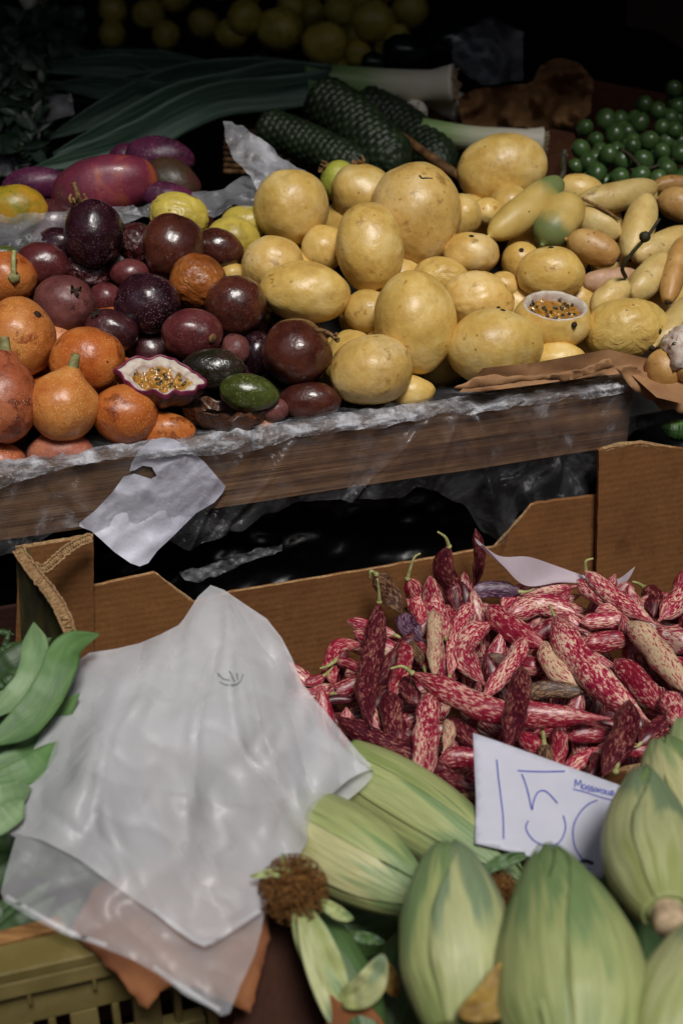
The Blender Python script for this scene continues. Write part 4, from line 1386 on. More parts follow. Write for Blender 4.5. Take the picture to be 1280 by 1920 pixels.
sheet('corner_panel', rough_poly(rp, 1.5, 14, 4), wd(.009), MT['card'], bean_box, step=26, thick=V * .0045, smooth=False)
edge_strip('torn_edge', [(1124, 845), (1160, 834), (1205, 832), (1300, 850)], .0030, MT['card_edge'], bean_box, wd(.007), 6, .6)
edge_strip('torn_edge', [(30, 1028), (90, 1018), (175, 1004)], .0022, MT['card_edge'], bean_box, wd(.005), 7, .6)
# left side wall: falls towards the viewer, its torn top shows the flutes
A0 = pt(30, 1026, wall_d(30, 1026) - .006)
A1 = pt(134, 1192, 1.14)
vv, fs = [], []
n = 24
nrm = Vector((-.92, -.39, 0))
for i in range(n + 1):
    t = i / n
    q = A0.lerp(A1, t) + RT * .004 * noise.noise(Vector((t * 7, 0, 0)))
    for k in range(5):
        dz = .30 * k / 4
        vv.append(q - Z * dz - RT * dz * .10)
W = 5
for i in range(n):
    for k in range(4):
        a = i * W + k; fs.append((a, a + 1, a + W + 1, a + W))
k0 = len(vv)
vv += [p + Vector((.007, .002, 0)) for p in vv[:k0]]
fs += [tuple(reversed([q + k0 for q in f])) for f in list(fs)]
for i in range(n): fs.append((i * W, i * W + W, i * W + W + k0, i * W + k0))
mesh_obj('side_wall', vv, fs, MT['print_green'], bean_box, smooth=False)
def frilly(P, w, name, seed):
    """torn corrugated edge: two paper liners with the wavy flute between them"""
    pts_ = [pt(x, y, d) for x, y, d in P]
    parts = []
    n = 150
    ctr = catmull(pts_, n)
    for off, amp, r in ((-w, .0006, .0012), (w, .0006, .0012), (0, w * .85, .0007)):
        Q = []
        for i, c in enumerate(ctr):
            tan = (ctr[min(n, i + 1)] - ctr[max(0, i - 1)]).normalized()
            sd = tan.cross((c - CAM).normalized()).normalized()
            o = off + (amp * sin(i * 1.05) if off == 0 else amp * 2 * noise.noise(Vector((i * .12, seed, off * 900))))
            Q.append(c + sd * o + Z * .001 * noise.noise(Vector((i * .2, seed, 3))))
        parts.append(sweep(Q, lambda t, r=r: r, n, 6, 1.6, seed=seed))
    base = sweep(ctr, lambda t: w * 1.05, n, 8, .22, seed=seed)
    base = ([q + (q - CAM).normalized() * .0022 for q in base[0]], base[1], base[2])
    v, f, uv = join(parts + [base])
    mesh_obj(name, v, f, MT['card_edge'], bean_box, uvs=uv)
dw = wall_d(30, 1026)
frilly([(34, 1030, dw - .012), (66, 1075, dw - .05), (98, 1115, dw - .10), (118, 1150, dw - .13), (134, 1190, 1.13)], .0045, 'torn_flutes', 1)
frilly([(66, 1064, dw - .02), (84, 1066, dw - .022), (104, 1050, dw - .022), (122, 1034, dw - .02), (150, 1016, dw - .018), (172, 1008, dw - .014)], .0035, 'torn_flutes', 2)
# base and front wall of the box
bz = CAM.z - .98
c0 = pt(60, 1250, wall_d(60, 1250)); c1 = c0 + U * .68
q = [Vector((c.x, c.y, bz)) for c in (c0 - V * .006, c1 - V * .006)]
q += [q[1] - V * .34, q[0] - V * .34]
mesh_obj('base', q + [p - Z * .005 for p in q], [(0, 1, 2, 3), (7, 6, 5, 4), (0, 4, 5, 1), (1, 5, 6, 2), (2, 6, 7, 3), (3, 7, 4, 0)], MT['card'], bean_box, smooth=False)
# right side wall of the box, outside the picture
ew = [c1 + Z * .02, c1 - V * .34 + Z * -.02, Vector((*(c1 - V * .34).xy, bz)), Vector((*c1.xy, bz))]
mesh_obj('side_wall', ew + [p + U * .0045 for p in ew], [(0, 1, 2, 3), (7, 6, 5, 4), (0, 4, 5, 1), (1, 5, 6, 2), (2, 6, 7, 3), (3, 7, 4, 0)], MT['card'], bean_box, smooth=False)
# front rim of the box, seen behind the price card
fr = [pt(690, 1520, 1.115), pt(900, 1492, 1.14), pt(1060, 1470, 1.16), pt(1200, 1440, 1.19), pt(1320, 1420, 1.22)]
v, f = [], []
ctr = catmull(fr, 50)
for i, c in enumerate(ctr):
    for dz, dy in ((0, 0), (0, .006), (-.18, .006), (-.18, 0)):
        v.append(c + Z * (dz + .0012 * noise.noise(Vector((i * .5, 0, dy * 99)))) + V * dy)
for i in range(50):
    for k in range(4):
        f.append((i * 4 + k, i * 4 + (k + 1) % 4, i * 4 + 4 + (k + 1) % 4, i * 4 + 4 + k))
mesh_obj('front_wall', v, f, MT['card'], bean_box, smooth=False)
edge_strip('torn_edge', [(690, 1520), (900, 1490), (1060, 1468), (1200, 1438), (1320, 1418)], .0035, MT['card_edge'], bean_box, lambda x, y: 1.11 + (x - 690) * .00016, 11, .7)

# black plastic in the gap below the crate
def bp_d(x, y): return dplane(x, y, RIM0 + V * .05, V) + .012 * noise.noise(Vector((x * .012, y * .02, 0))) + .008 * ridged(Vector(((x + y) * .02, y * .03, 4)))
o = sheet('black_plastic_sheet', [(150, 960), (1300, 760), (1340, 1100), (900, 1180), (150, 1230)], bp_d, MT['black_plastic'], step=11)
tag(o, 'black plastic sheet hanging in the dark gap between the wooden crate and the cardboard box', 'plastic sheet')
def gl_d(x, y):
    return dplane(x, y, RIM0 + V * .012, V) - .010 * abs(fbm(Vector((x * .05 + y * .03, y * .06, 0)), 4))
o = sheet('plastic_scrap', rough_poly([(335, 1072), (380, 1062), (430, 1046), (480, 1030), (530, 1020), (530, 1034), (480, 1048), (450, 1062), (410, 1078), (370, 1092), (345, 1088)], 4, 8, 5), gl_d, MT['film_dim'], step=5)
tag(o, 'shiny crumpled strip of clear plastic in the dark gap above the cardboard', 'plastic scrap')

# ------------------------------------------------------------------ red mottled beans
BG = 'red mottled bean pods heaped in the cardboard box'
def bz_(x, y): return 560 + x / 1.7778, 960 + y / 1.7778
def bean_prof(r, seed, length=.12):
    rn = random.Random(seed)
    ph, fq = rn.uniform(0, 6), max(.6, length / (r * 3.6))
    def f(t):
        e0 = min(1, t / .26); e1 = min(1, (1 - t) / .36)
        e = (sin(e0 * pi / 2) ** .8) * (sin(e1 * pi / 2) ** 1.15)
        return r * max(.05, e) * (1 + .045 * sin(t * fq * 2 * pi + ph))
    return f
BEANS = []
def Be(P, w, lift, mat, label, stem=None):
    BEANS.append((P, w, lift, mat, label, stem))
Be([(268, 300), (255, 450), (230, 590), (243, 725)], 80, .050, 'bean_dark', 'tall upright wine red pod standing at the left with a pale stalk on top', [(268, 300), (266, 262), (261, 222)])
Be([(255, 205), (310, 270), (345, 340)], 74, .012, 'bean_dry', 'withered blackish brown pod with a hooked stalk against the rear wall', [(258, 208), (240, 197), (236, 222)])
Be([(362, 220), (385, 290), (405, 380)], 66, .018, 'bean_red', 'short pod with a long hooked yellow stalk rising above the rear wall', [(362, 222), (372, 185), (386, 150), (405, 138)])
Be([(436, 212), (460, 310), (492, 430)], 76, .032, 'bean', 'bright pink pod leaning against the rear wall right of the hooked stalk one')
Be([(500, 110), (488, 190), (505, 260), (530, 350)], 74, .020, 'bean_dark', 'dark pod reaching above the box rim with a curved thin tip', [(500, 115), (488, 85), (462, 66)])
Be([(588, 55), (606, 140), (600, 190), (582, 262)], 42, .010, 'bean_dark', 'thin dark red pod sticking up beside the folded paper slip')
Be([(158, 362), (240, 390), (335, 415)], 48, .010, 'bean', 'slim pod lying behind the tall upright one, its tip against the cardboard')
Be([(210, 440), (135, 455), (100, 510), (120, 585)], 60, .010, 'bean_red', 'sickle shaped pod curling down at the left end of the heap')
Be([(120, 492), (170, 510), (215, 535)], 38, .026, 'bean_red', 'small pod with a pale pointed stalk over the sickle shaped one', [(125, 494), (100, 512), (70, 522)])
Be([(18, 575), (55, 558), (90, 543)], 38, .012, 'bean_red', 'leftmost pink pod tip beside the white plastic bags')
Be([(448, 320), (456, 420), (450, 560)], 62, .052, 'bean_pale', 'upright pod with a dry beige top end in the left of the heap')
Be([(440, 590), (430, 750), (412, 940)], 92, .056, 'bean', 'thick bright speckled pod pointing down to the corn')
Be([(585, 290), (540, 390), (500, 560)], 64, .030, 'bean', 'slender pod slanting up to the violet open pod')
Be([(375, 535), (480, 590), (620, 655), (820, 685), (1050, 690)], 92, .070, 'bean_red', 'longest pod lying across the front of the heap with a thin curved tail', [(378, 537), (345, 515), (305, 522)])
Be([(352, 548), (360, 600), (400, 650)], 66, .035, 'bean_dark', 'dark pod end under the tail of the longest pod')
Be([(742, 512), (722, 620), (690, 800)], 84, .090, 'bean_dark', 'wine red pod standing upright in front of the longest pod')
Be([(758, 410), (700, 510), (600, 640)], 66, .048, 'bean', 'pointed pod slanting down left behind the standing wine red one')
Be([(645, 370), (580, 420), (556, 490), (620, 580)], 84, .030, 'bean', 'strongly curved pale pink pod bending like a hook in the centre')
Be([(628, 312), (700, 385), (830, 455)], 88, .046, 'bean_red', 'broad pod running down right from the violet open pod')
Be([(672, 325), (750, 268), (925, 248)], 70, .018, 'bean', 'pale arched pod at the back beside the folded paper slip')
Be([(690, 345), (800, 315), (940, 345)], 84, .026, 'bean', 'plump pod at the back lying level under the arched one')
Be([(850, 345), (920, 470), (1030, 600), (1170, 700)], 108, .070, 'bean', 'thickest bright pod running diagonally down through the right of the heap', [(858, 360), (845, 335), (835, 312)])
Be([(815, 430), (860, 520), (950, 590)], 80, .048, 'bean_pale', 'pale ended pod tucked along the left side of the thickest one')
Be([(950, 195), (1050, 290), (1190, 375)], 64, .040, 'bean', 'pod with a white hooked stalk at the top right of the heap', [(956, 205), (955, 165), (980, 155)])
Be([(925, 225), (1000, 290), (1070, 325)], 62, .022, 'bean', 'short pod below the one with the white hooked stalk')
Be([(1150, 250), (1175, 300), (1180, 350)], 74, .010, 'bean_dark', 'dark stubby pod with a dry twig against the right cardboard panel', [(1152, 252), (1130, 238), (1110, 232)])
Be([(1310, 240), (1260, 290), (1200, 360)], 84, .020, 'bean', 'bright pod rising to the right edge of the photo')
Be([(1090, 365), (1170, 440), (1300, 610)], 92, .066, 'bean_pale', 'wide opened pale pink pod at the right, its seam gaping')
Be([(935, 368), (1040, 355), (1120, 385)], 62, .030, 'bean', 'pod lying flat behind the opened pale pink one')
Be([(940, 445), (1030, 430), (1120, 425)], 74, .034, 'bean_red', 'red pod end in shade left of the opened pale pink one')
Be([(1170, 410), (1240, 425), (1320, 450)], 92, .036, 'bean', 'plump pod at the right edge behind the opened pale pink one')
Be([(1050, 490), (1130, 570), (1210, 670)], 92, .036, 'bean_red', 'speckled pod parallel to and right of the thickest one')
Be([(1215, 600), (1240, 650), (1275, 720)], 90, .058, 'bean', 'bright blunt pod end at the right edge above the corn')
Be([(880, 748), (950, 745), (1050, 745)], 68, .030, 'bean_red', 'crimson pod lying under the end of the longest pod')
Be([(880, 870), (960, 825), (1040, 798)], 58, .036, 'bean', 'pod slanting up just above the price card')
Be([(1100, 625), (1085, 740), (1010, 885)], 94, .084, 'bean_dark', 'dark brown red pod standing at the lower right, with a bent yellow stalk', [(1055, 865), (1065, 830), (1080, 793), (1098, 796)])
Be([(1080, 800), (1130, 795), (1190, 800)], 50, .030, 'bean_red', 'short pod end right of the dark standing pod')
Be([(120, 680), (260, 755), (400, 825), (590, 935)], 78, .030, 'bean_dark', 'long dark pod along the lower left, running behind the thick bright one')
Be([(465, 830), (530, 825), (640, 830)], 76, .034, 'bean_red', 'dark red pod lying behind the left corner of the price card')
Be([(450, 870), (530, 905), (640, 955)], 60, .034, 'bean_dark', 'dark pod lowest in the heap, left of the price card')
Be([(348, 425), (350, 500), (300, 640)], 62, .026, 'bean_red', 'split red pod with a brown papery edge right of the tall upright one')
Be([(368, 430), (395, 470), (408, 510)], 40, .036, 'bean_dry', 'small split pod tip with a dry beige edge')
Be([(735, 735), (770, 770), (830, 815)], 66, .040, 'bean_red', 'shaded pod end above the middle of the price card')
Be([(868, 725), (862, 780), (848, 850)], 62, .046, 'bean_red', 'short upright pod above the middle of the price card')
Be([(745, 615), (830, 585), (960, 600)], 62, .046, 'bean_dry', 'dried brown shrunken pod lying behind the longest pod')
Be([(572, 272), (640, 250), (750, 268)], 62, .034, 'bean_violet', 'violet grey open pod at the back, pointed to the left')
Be([(780, 392), (860, 385), (950, 395)], 54, .018, 'bean', 'narrow pod in the back behind the thickest one')
Be([(490, 690), (505, 740), (485, 795)], 46, .040, 'bean_pale', 'small curled pod end right of the thick bright one')
Be([(300, 590), (305, 700), (340, 790)], 82, .024, 'bean_dark', 'dark shaded pod right of the tall upright one')
Be([(350, 335), (360, 380), (410, 430)], 74, .030, 'bean_violet', 'violet grey papery pod tip between two upright pods')
Be([(820, 770), (815, 810), (825, 850)], 54, .048, 'bean_dry', 'brown withered pod top with two crossing pale stalks', [(818, 780), (812, 730), (800, 668)])
Be([(1240, 690), (1180, 740), (1130, 780)], 74, .040, 'bean_dark', 'shaded pod in the lower right behind the corn leaf tips')
Be([(1240, 490), (1275, 530), (1310, 570)], 66, .030, 'bean_red', 'red pod end at the right edge under the opened one')
Be([(1130, 470), (1180, 520), (1230, 590)], 60, .030, 'bean_dark', 'dark pod between the opened pale pink one and the speckled one')
Be([(60, 628), (85, 615), (110, 604)], 26, .012, 'bean_red', 'tiny pod tip at the left beside the plastic bags', )
Be([(80, 640), (130, 632), (200, 628)], 34, .004, 'bean_dark', 'thin dark pod in shade at the left of the heap')
Be([(185, 690), (240, 715), (300, 760)], 30, .036, 'bean_red', 'narrow twisted pod lying over the long dark one')
Be([(400, 430), (410, 480), (420, 530)], 50, .026, 'bean_red', 'crimson pod glimpsed between the upright pods')
Be([(700, 480), (770, 510), (840, 490)], 70, .020, 'bean_red', 'red pod in the hollow in the centre of the heap')
Be([(620, 480), (680, 490), (740, 500)], 44, .024, 'bean_dry', 'flat tan pod scrap in the centre hollow')
Be([(980, 800), (1000, 850), (960, 890)], 46, .050, 'bean_dark', 'dark narrow pod left of the bent yellow stalk')
Be([(500, 680), (540, 720), (600, 790)], 70, .024, 'bean_dark', 'dark pod right of the thick bright one')
Be([(1060, 270), (1100, 262), (1110, 300)], 44, .010, 'bean', 'small pod end behind the one with the white stalk')
Be([(505, 300), (520, 350), (545, 400)], 60, .014, 'bean_red', 'red pod right behind the bright pink leaning one')
Be([(985, 330), (1050, 340), (1095, 372)], 60, .020, 'bean', 'mottled pod end just under the white stalked one')
def bdepth(X, Yv, lift):
    x, y = bz_(X, Yv)
    return bean_d(x, y) - lift * .9
for k, (P, w, lift, mat, label, stem) in enumerate(BEANS):
    pts_ = []
    for (X, Yv) in P:
        x, y = bz_(X, Yv)
        if 0 < len(pts_) < len(P) - 1: x += 5 * sin(k * 3.1 + X); y += 4 * cos(k * 1.7 + Yv)
        pts_.append(pt(x, y, bdepth(X, Yv, lift)))
    dm = bdepth(P[1][0], P[1][1], lift)
    r = w / 1.7778 / 2 * dm / FPX
    flat = .72 if mat not in ('bean_violet', 'bean_dry') else .4
    wr = .10 if mat in ('bean_dry', 'bean_violet') else .05
    v, f, uv = sweep(pts_, bean_prof(r * .86, k, sum((pts_[i + 1] - pts_[i]).length for i in range(len(pts_) - 1))), 48, 20, flat, seed=k * 1.7, wob=wr + .05, twist=.25 * sin(k * 2.3),
                     shape=lambda t, a, k=k: 1 + .13 * abs(cos(a)) ** 7 - .03 + .05 * noise.noise(Vector((t * 5 + k, 7, a * .3))) + .03 * noise.noise(Vector((t * 9 + k, cos(a) * 1.3, sin(a)))))
    o = mesh_obj('bean_pod', v, f, MT[mat], uvs=uv)
    tag(o, label, 'bean pod', BG)
    if stem:
        Q = [pt(*bz_(X, Yv), bdepth(X, Yv, lift)) for X, Yv in stem]
        st_ = tube('stalk', Q, .0021, MT['stem_pale'], o, .45)
        sv, sf = ico(2)
        mesh_obj('collar', [Q[0] + q * .0028 for q in sv], sf, MT['stem_pale'], st_)
    else:
        # dry thread at the pod's tip
        ax = (pts_[-1] - pts_[-2]).normalized()
        e = pts_[-1]
        sg = 1 if k % 2 else -1
        tube('tip', [e - ax * .006, e + ax * .003 + UP * .001 * sg, e + ax * .010 + UP * .005 * sg], .0021, MT[mat if k % 3 else 'stem_pale'], o, .25)
# lower layer
rb = random.Random(5)
nb = 0
for i in range(120):
    x = rb.uniform(590, 1330); y = rb.uniform(1130, 1470)
    if y < 1130 + (900 - x) * .45: continue
    a = rb.uniform(-.5, pi * .8)
    L = rb.uniform(90, 130)
    d = bean_d(x, y) + (.030 if i % 2 else .016)
    pts_ = [pt(x - cos(a) * L, y - sin(a) * L * .8, d), pt(x + rb.uniform(-12, 12), y + rb.uniform(-12, 12), d - .004), pt(x + cos(a) * L, y + sin(a) * L * .8, d)]
    r = 19 * d / FPX
    v, f, uv = sweep(pts_, bean_prof(r, i + 90), 26, 12, .75, seed=i * 1.3 + 40, wob=.05)
    o = mesh_obj('bean_pod', v, f, MT[rb.choice(['bean_red', 'bean_dark', 'bean'])], uvs=uv)
    tag(o, 'shaded mottled bean pod buried in the heap beneath the top pods', 'bean pod', BG + ', lower layer')

# ------------------------------------------------------------------ paper slips and price card
def slip_d(x, y): return wall_d(x, y) - .035 - .0010 * abs(x - 1040) * .12 + .0
def slip():
    # a slip seen from below its front edge: curved strip standing among the beans
    top = [(889, 1008), (935, 1042), (990, 1044), (1045, 1062), (1095, 1079), (1150, 1088), (1190, 1062)]
    bot = [(905, 1022), (940, 1058), (985, 1098), (1050, 1092), (1110, 1096), (1150, 1102), (1168, 1096)]
    A_ = catmull([pt(x, y, slip_d(x, y) - .012) for x, y in top], 40)
    B_ = catmull([pt(x, y, slip_d(x, y) - .034) for x, y in bot], 40)
    vs_, fs = [], []
    for i in range(41):
        for k in range(9):
            vs_.append(A_[i].lerp(B_[i], k / 8) - Z * .004 * sin(pi * k / 8))
    for i in range(40):
        for k in range(8):
            a = i * 9 + k; fs.append((a, a + 9, a + 10, a + 1))
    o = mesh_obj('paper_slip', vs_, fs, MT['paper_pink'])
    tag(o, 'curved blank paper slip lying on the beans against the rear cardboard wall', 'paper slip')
slip()
CARD = [(886, 1374), (1180, 1480), (1128, 1648), (890, 1582)]
def card_d(x, y):
    # plane of the card, leaning back on the box front, slightly bowed
    P0 = pt(886, 1374, 1.115)
    P1 = pt(1180, 1480, 1.075)
    P2 = pt(890, 1582, 1.050)
    n = (P1 - P0).cross(P2 - P0).normalized()
    return dplane(x, y, P0, n) + .004 * sin((x - 886) / 290 * pi)
card_poly = [(886, 1374), (930, 1389), (1000, 1414), (1080, 1443), (1180, 1479), (1160, 1560), (1128, 1648), (1050, 1622), (960, 1598), (890, 1582), (892, 1500)]
card = sheet('price_card', card_poly, card_d, MT['paper'], step=14, thick=FW * .0004)
tag(card, 'white card with a handwritten blue 150 price standing between the beans and the corn', 'price card')
def ink(name, strokes, w, mat, parent, zoomed=None):
    parts = []
    for st in strokes:
        Q = [zoomed(*p) if zoomed else p for p in st]
        if len(Q) < 2: continue
        pts_ = [Vector((p[0], p[1], 0)) for p in Q]
        cc = catmull(pts_, max(6, len(Q) * 8))
        vs_, fs = [], []
        for i, c in enumerate(cc):
            t = cc[min(len(cc) - 1, i + 1)] - cc[max(0, i - 1)]
            t = t.normalized() if t.length else Vector((1, 0, 0))
            nn = Vector((-t.y, t.x, 0)) * w / 2
            for q in (c + nn, c - nn):
                vs_.append(pt(q.x, q.y, card_d(q.x, q.y) - .0006))
        for i in range(len(cc) - 1):
            fs.append((2 * i, 2 * i + 1, 2 * i + 3, 2 * i + 2))
        parts.append((vs_, fs, None))
    v, f, uv = join(parts)
    return mesh_obj(name, v, f, mat, parent)
zc = lambda x, y: (860 + x / 3.048, 1350 + y / 3.048)
ink('price_writing', [
    [(215, 225), (225, 330), (240, 450), (252, 560), (254, 680)],
    [(335, 288), (370, 292), (480, 295), (605, 293)],
    [(357, 308), (375, 350), (395, 420), (416, 512), (424, 470), (445, 420), (475, 403), (510, 418), (562, 475)],
    [(595, 545), (608, 600), (600, 650), (575, 695), (530, 718), (480, 715), (430, 690), (395, 650), (382, 610), (395, 575)],
    [(790, 458), (740, 480), (690, 530), (655, 600), (652, 680), (668, 740), (700, 790), (720, 820)]], 2.6, MT['ink_blue'], card, zc)
ink('name_writing', [
    [(660, 385), (665, 340), (678, 372), (694, 345), (698, 392)],
    [(722, 372), (708, 370), (704, 388), (716, 396), (726, 378), (728, 398)],
    [(748, 378), (738, 376), (738, 388), (748, 394), (742, 404), (732, 400)],
    [(766, 384), (756, 380), (756, 392), (766, 398), (760, 408), (750, 404)],
    [(788, 392), (776, 388), (770, 400), (780, 410), (790, 394), (792, 412)],
    [(800, 414), (802, 394), (812, 398)],
    [(826, 400), (814, 402), (814, 416), (828, 418), (832, 402), (826, 398)],
    [(848, 404), (838, 408), (838, 422), (850, 424)],
    [(864, 406), (854, 412), (856, 426), (866, 424), (868, 408), (870, 428)],
    [(884, 404), (872, 408), (882, 420), (874, 430), (862, 426)],
    [(650, 395), (720, 412), (800, 438), (895, 464)]], 2.0, MT['ink_blue'], card, zc)
ink('black_mark', [[(690, 815), (705, 803), (735, 805), (768, 820)], [(692, 822), (712, 806), (740, 812), (765, 824)]], 5, MT['ink_black'], card, zc)
ink('small_writing', [
    [(632, 795), (634, 806)], [(680, 825), (684, 850)], [(700, 832), (704, 858), (712, 840), (718, 862), (726, 842)],
    [(730, 862), (732, 846), (742, 852), (742, 868)], [(745, 845), (746, 872)]], 2.0, MT['ink_blue'], card, zc)

# ------------------------------------------------------------------ corn
KG = 'green corn ears in their husks'
def corn(name, label, P, w, prof, leaves, mats, seed, butt=None, tip=True, flat=.86, n=60):
    """P: (px, py, depth) from butt to tip; w: full width px"""
    pts_ = [pt(*p) for p in P]
    dm = P[len(P) // 2][2]
    r = w / 2 * dm / FPX
    root = empty(name, pts_[0], label, 'corn', KG)
    core = sweep(pts_, lambda t: r * .93 * prof(t), n, 40, flat, seed=seed)
    mesh_obj('inner_husk', core[0], core[1], MT[mats[0]], root, uvs=fixuv(core, n, 40, r))
    C_ = catmull(pts_, n)
    for k, lf in enumerate(leaves):
        a0, a1, t0, t1, up, mi = lf[:6]; up *= .12        # angles (deg; 90 = towards the viewer is -90), start/end along ear, lift of edge
        m_ = 26
        vs_, uv = [], []
        rows = 56
        for i in range(rows + 1):
            s = i / rows
            t = t0 + (t1 - t0) * s
            kk = min(n, max(0, t * n)); i0 = int(min(n - 1, kk)); fr_ = kk - i0
            c = C_[i0].lerp(C_[i0 + 1], fr_)
            tan = (C_[min(n, i0 + 1)] - C_[max(0, i0 - 1)]).normalized()
            sd = tan.cross((c - CAM).normalized()).normalized()
            dn = sd.cross(tan).normalized()
            ex = max(0, s - .86) / .14
            wdt = (1 - s ** 4 * .85) * (1 if len(lf) < 7 else lf[6])
            mid = radians((a0 + a1) / 2); half = radians((a1 - a0) / 2) * wdt
            for j in range(m_ + 1):
                q = j / m_ * 2 - 1
                a = mid + half * q
                edge = abs(q) ** 6
                rr = r * prof(t) * (1.0 + .005 * (k + 1)) + .0006 * (k + 1) + up * edge * r * .12
                rr += r * .018 * noise.noise(Vector((a * 3 + seed, t * 5, k))) + r * .003 * sin(a * 17 + noise.noise(Vector((t * 4, a, k))) * 3)
                rr += .004 * ex * up
                vs_.append(c + sd * (cos(a) * rr) + dn * (sin(a) * rr * flat))
                uv.append((a * r * .9 + seed * .3 + k * .17, t * .25))
        fs = []
        for i in range(rows):
            for j in range(m_):
                a = i * (m_ + 1) + j
                fs.append((a, a + 1, a + m_ + 2, a + m_ + 1))
        # a leaf has a little thickness
        ll = mesh_obj('husk_leaf', vs_, fs, MT[mats[mi]], root, uvs=uv)
        sm = ll.modifiers.new('thickness', 'SOLIDIFY'); sm.thickness = .0007; sm.offset = -1
    if butt:
        br, col = butt
        ax = (pts_[0] - pts_[1]).normalized()
        v, f, uv = sweep([pts_[0] - ax * .012, pts_[0] + ax * .006, pts_[0] + ax * .008], lambda t: br * (1 if t < .9 else .93), 12, 28, 1, seed=seed)
        mesh_obj('stalk_end', v, f, MT[col], root, uvs=uv)
    return root, pts_
def fixuv(sw, n, m, r):
    uv = []
    for i in range(n + 1):
        for j in range(m):
            uv.append((abs(j / m * 2 - 1) * pi * r, i / n * .25))
    return uv + [(0, 0), (0, .25)]
def pr_ear(b=.35, tipw=.02, pk=.4, ex=.62):
    def f(t):
        if t < pk: return b + (1 - b) * sin(t / pk * pi / 2) ** .9
        u = (t - pk) / (1 - pk)
        return max(tipw, cos(u * pi / 2) ** ex)
    return f
LV = [(-200, -60, 0, .99, 1, 0), (-120, 20, 0, 1.0, 1, 1), (-80, 60, .0, .93, 1.2, 2)]
# long ear lying behind, its butt upper left
corn('corn_ear', 'long green corn ear lying rearmost, from the white bags to below the price card', [(640, 1440, 1.13), (740, 1500, 1.11), (860, 1580, 1.08), (985, 1665, 1.05)], 150,
     pr_ear(.75, .15, .35), [(-190, -90, 0, .98, 1, 1), (-110, -40, 0, 1.0, 1.5, 0), (-60, 10, 0, .95, 1, 1)], ['husk', 'husk', 'husk_pale'], 1)
corn('corn_ear', 'green corn ear with pale streaks lying between the plastic bags and the front ears', [(560, 1545, 1.06), (650, 1600, 1.03), (740, 1655, 1.01), (815, 1700, .99)], 165,
     pr_ear(.8, .25, .35), [(-200, -110, 0, .98, 1, 0), (-140, -70, 0, 1.0, 1.5, 2), (-80, -10, 0, .95, 1, 1)], ['husk', 'husk', 'husk_pale'], 2)
corn('corn_ear', 'upright green corn ear in front centre with a browned lower end', [(866, 1935, .86), (862, 1840, .88), (850, 1730, .90), (838, 1578, .93)], 202,
     pr_ear(.55, .03, .40, .56), [(-215, -40, 0, .98, 1, 1), (-135, 40, 0, 1.0, 1.0, 0), (-215, -62, 0, .99, .5, 1)], ['husk', 'husk_grey', 'husk_pale'], 3)
corn('corn_ear', 'largest pale green corn ear in front with a pointed folded tip over the price card', [(1080, 2040, .80), (1075, 1920, .83), (1060, 1780, .86), (1022, 1583, .91)], 268,
     pr_ear(.55, .05, .36, .76), [(-225, -60, 0, 1.0, .8, 1), (-112, 50, 0, 1.0, .9, 0), (-230, -88, 0, .98, 1.4, 1)], ['husk', 'husk', 'husk_pale'], 4)
corn('corn_ear', 'green corn ear at the right standing on its round cut stalk end', [(1252, 1720, .875), (1234, 1662, .905), (1212, 1570, .95), (1202, 1436, 1.0)], 168,
     pr_ear(.34, .03, .45, .80), [(-215, -40, .03, .98, 1.0, 1), (-120, 50, .03, 1.0, 1.0, 0), (-220, -75, .03, 1.0, .6, 0)], ['husk_grey', 'husk', 'husk_pale'], 5, butt=(.0105, 'corn_butt'))
corn('corn_ear', 'corn ear at the right edge behind, only its pale leaf tips showing over the beans', [(1330, 1640, .99), (1300, 1540, 1.02), (1262, 1450, 1.05), (1238, 1384, 1.08)], 150,
     pr_ear(.6, .03, .4), [(-200, -70, 0, 1.0, 1.5, 1), (-120, 0, 0, .95, 1.5, 0)], ['husk_pale', 'husk', 'husk'], 6)
corn('corn_ear', 'corn ear cut off by the bottom right corner of the photo', [(1230, 1990, .80), (1260, 1900, .82), (1300, 1810, .85), (1330, 1720, .88)], 150,
     pr_ear(.6, .1, .4), [(-200, -70, 0, 1.0, 1.5, 1), (-120, 0, 0, .95, 1.5, 2)], ['husk', 'husk_pale', 'husk_grey'], 7)
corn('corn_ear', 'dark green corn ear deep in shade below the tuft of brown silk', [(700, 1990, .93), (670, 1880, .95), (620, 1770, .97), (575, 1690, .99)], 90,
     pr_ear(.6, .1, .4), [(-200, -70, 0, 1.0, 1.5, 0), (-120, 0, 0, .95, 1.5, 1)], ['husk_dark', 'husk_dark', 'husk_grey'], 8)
corn('corn_ear', 'pointed corn tip with greenish leaf rising behind the ear at the right', [(1300, 1560, 1.01), (1290, 1480, 1.04), (1280, 1410, 1.07), (1278, 1345, 1.10)], 70,
     pr_ear(.6, .03, .4), [(-200, -70, 0, 1.0, 1.5, 1), (-120, 0, 0, .95, 1.5, 0)], ['husk_pale', 'husk', 'husk'], 9)
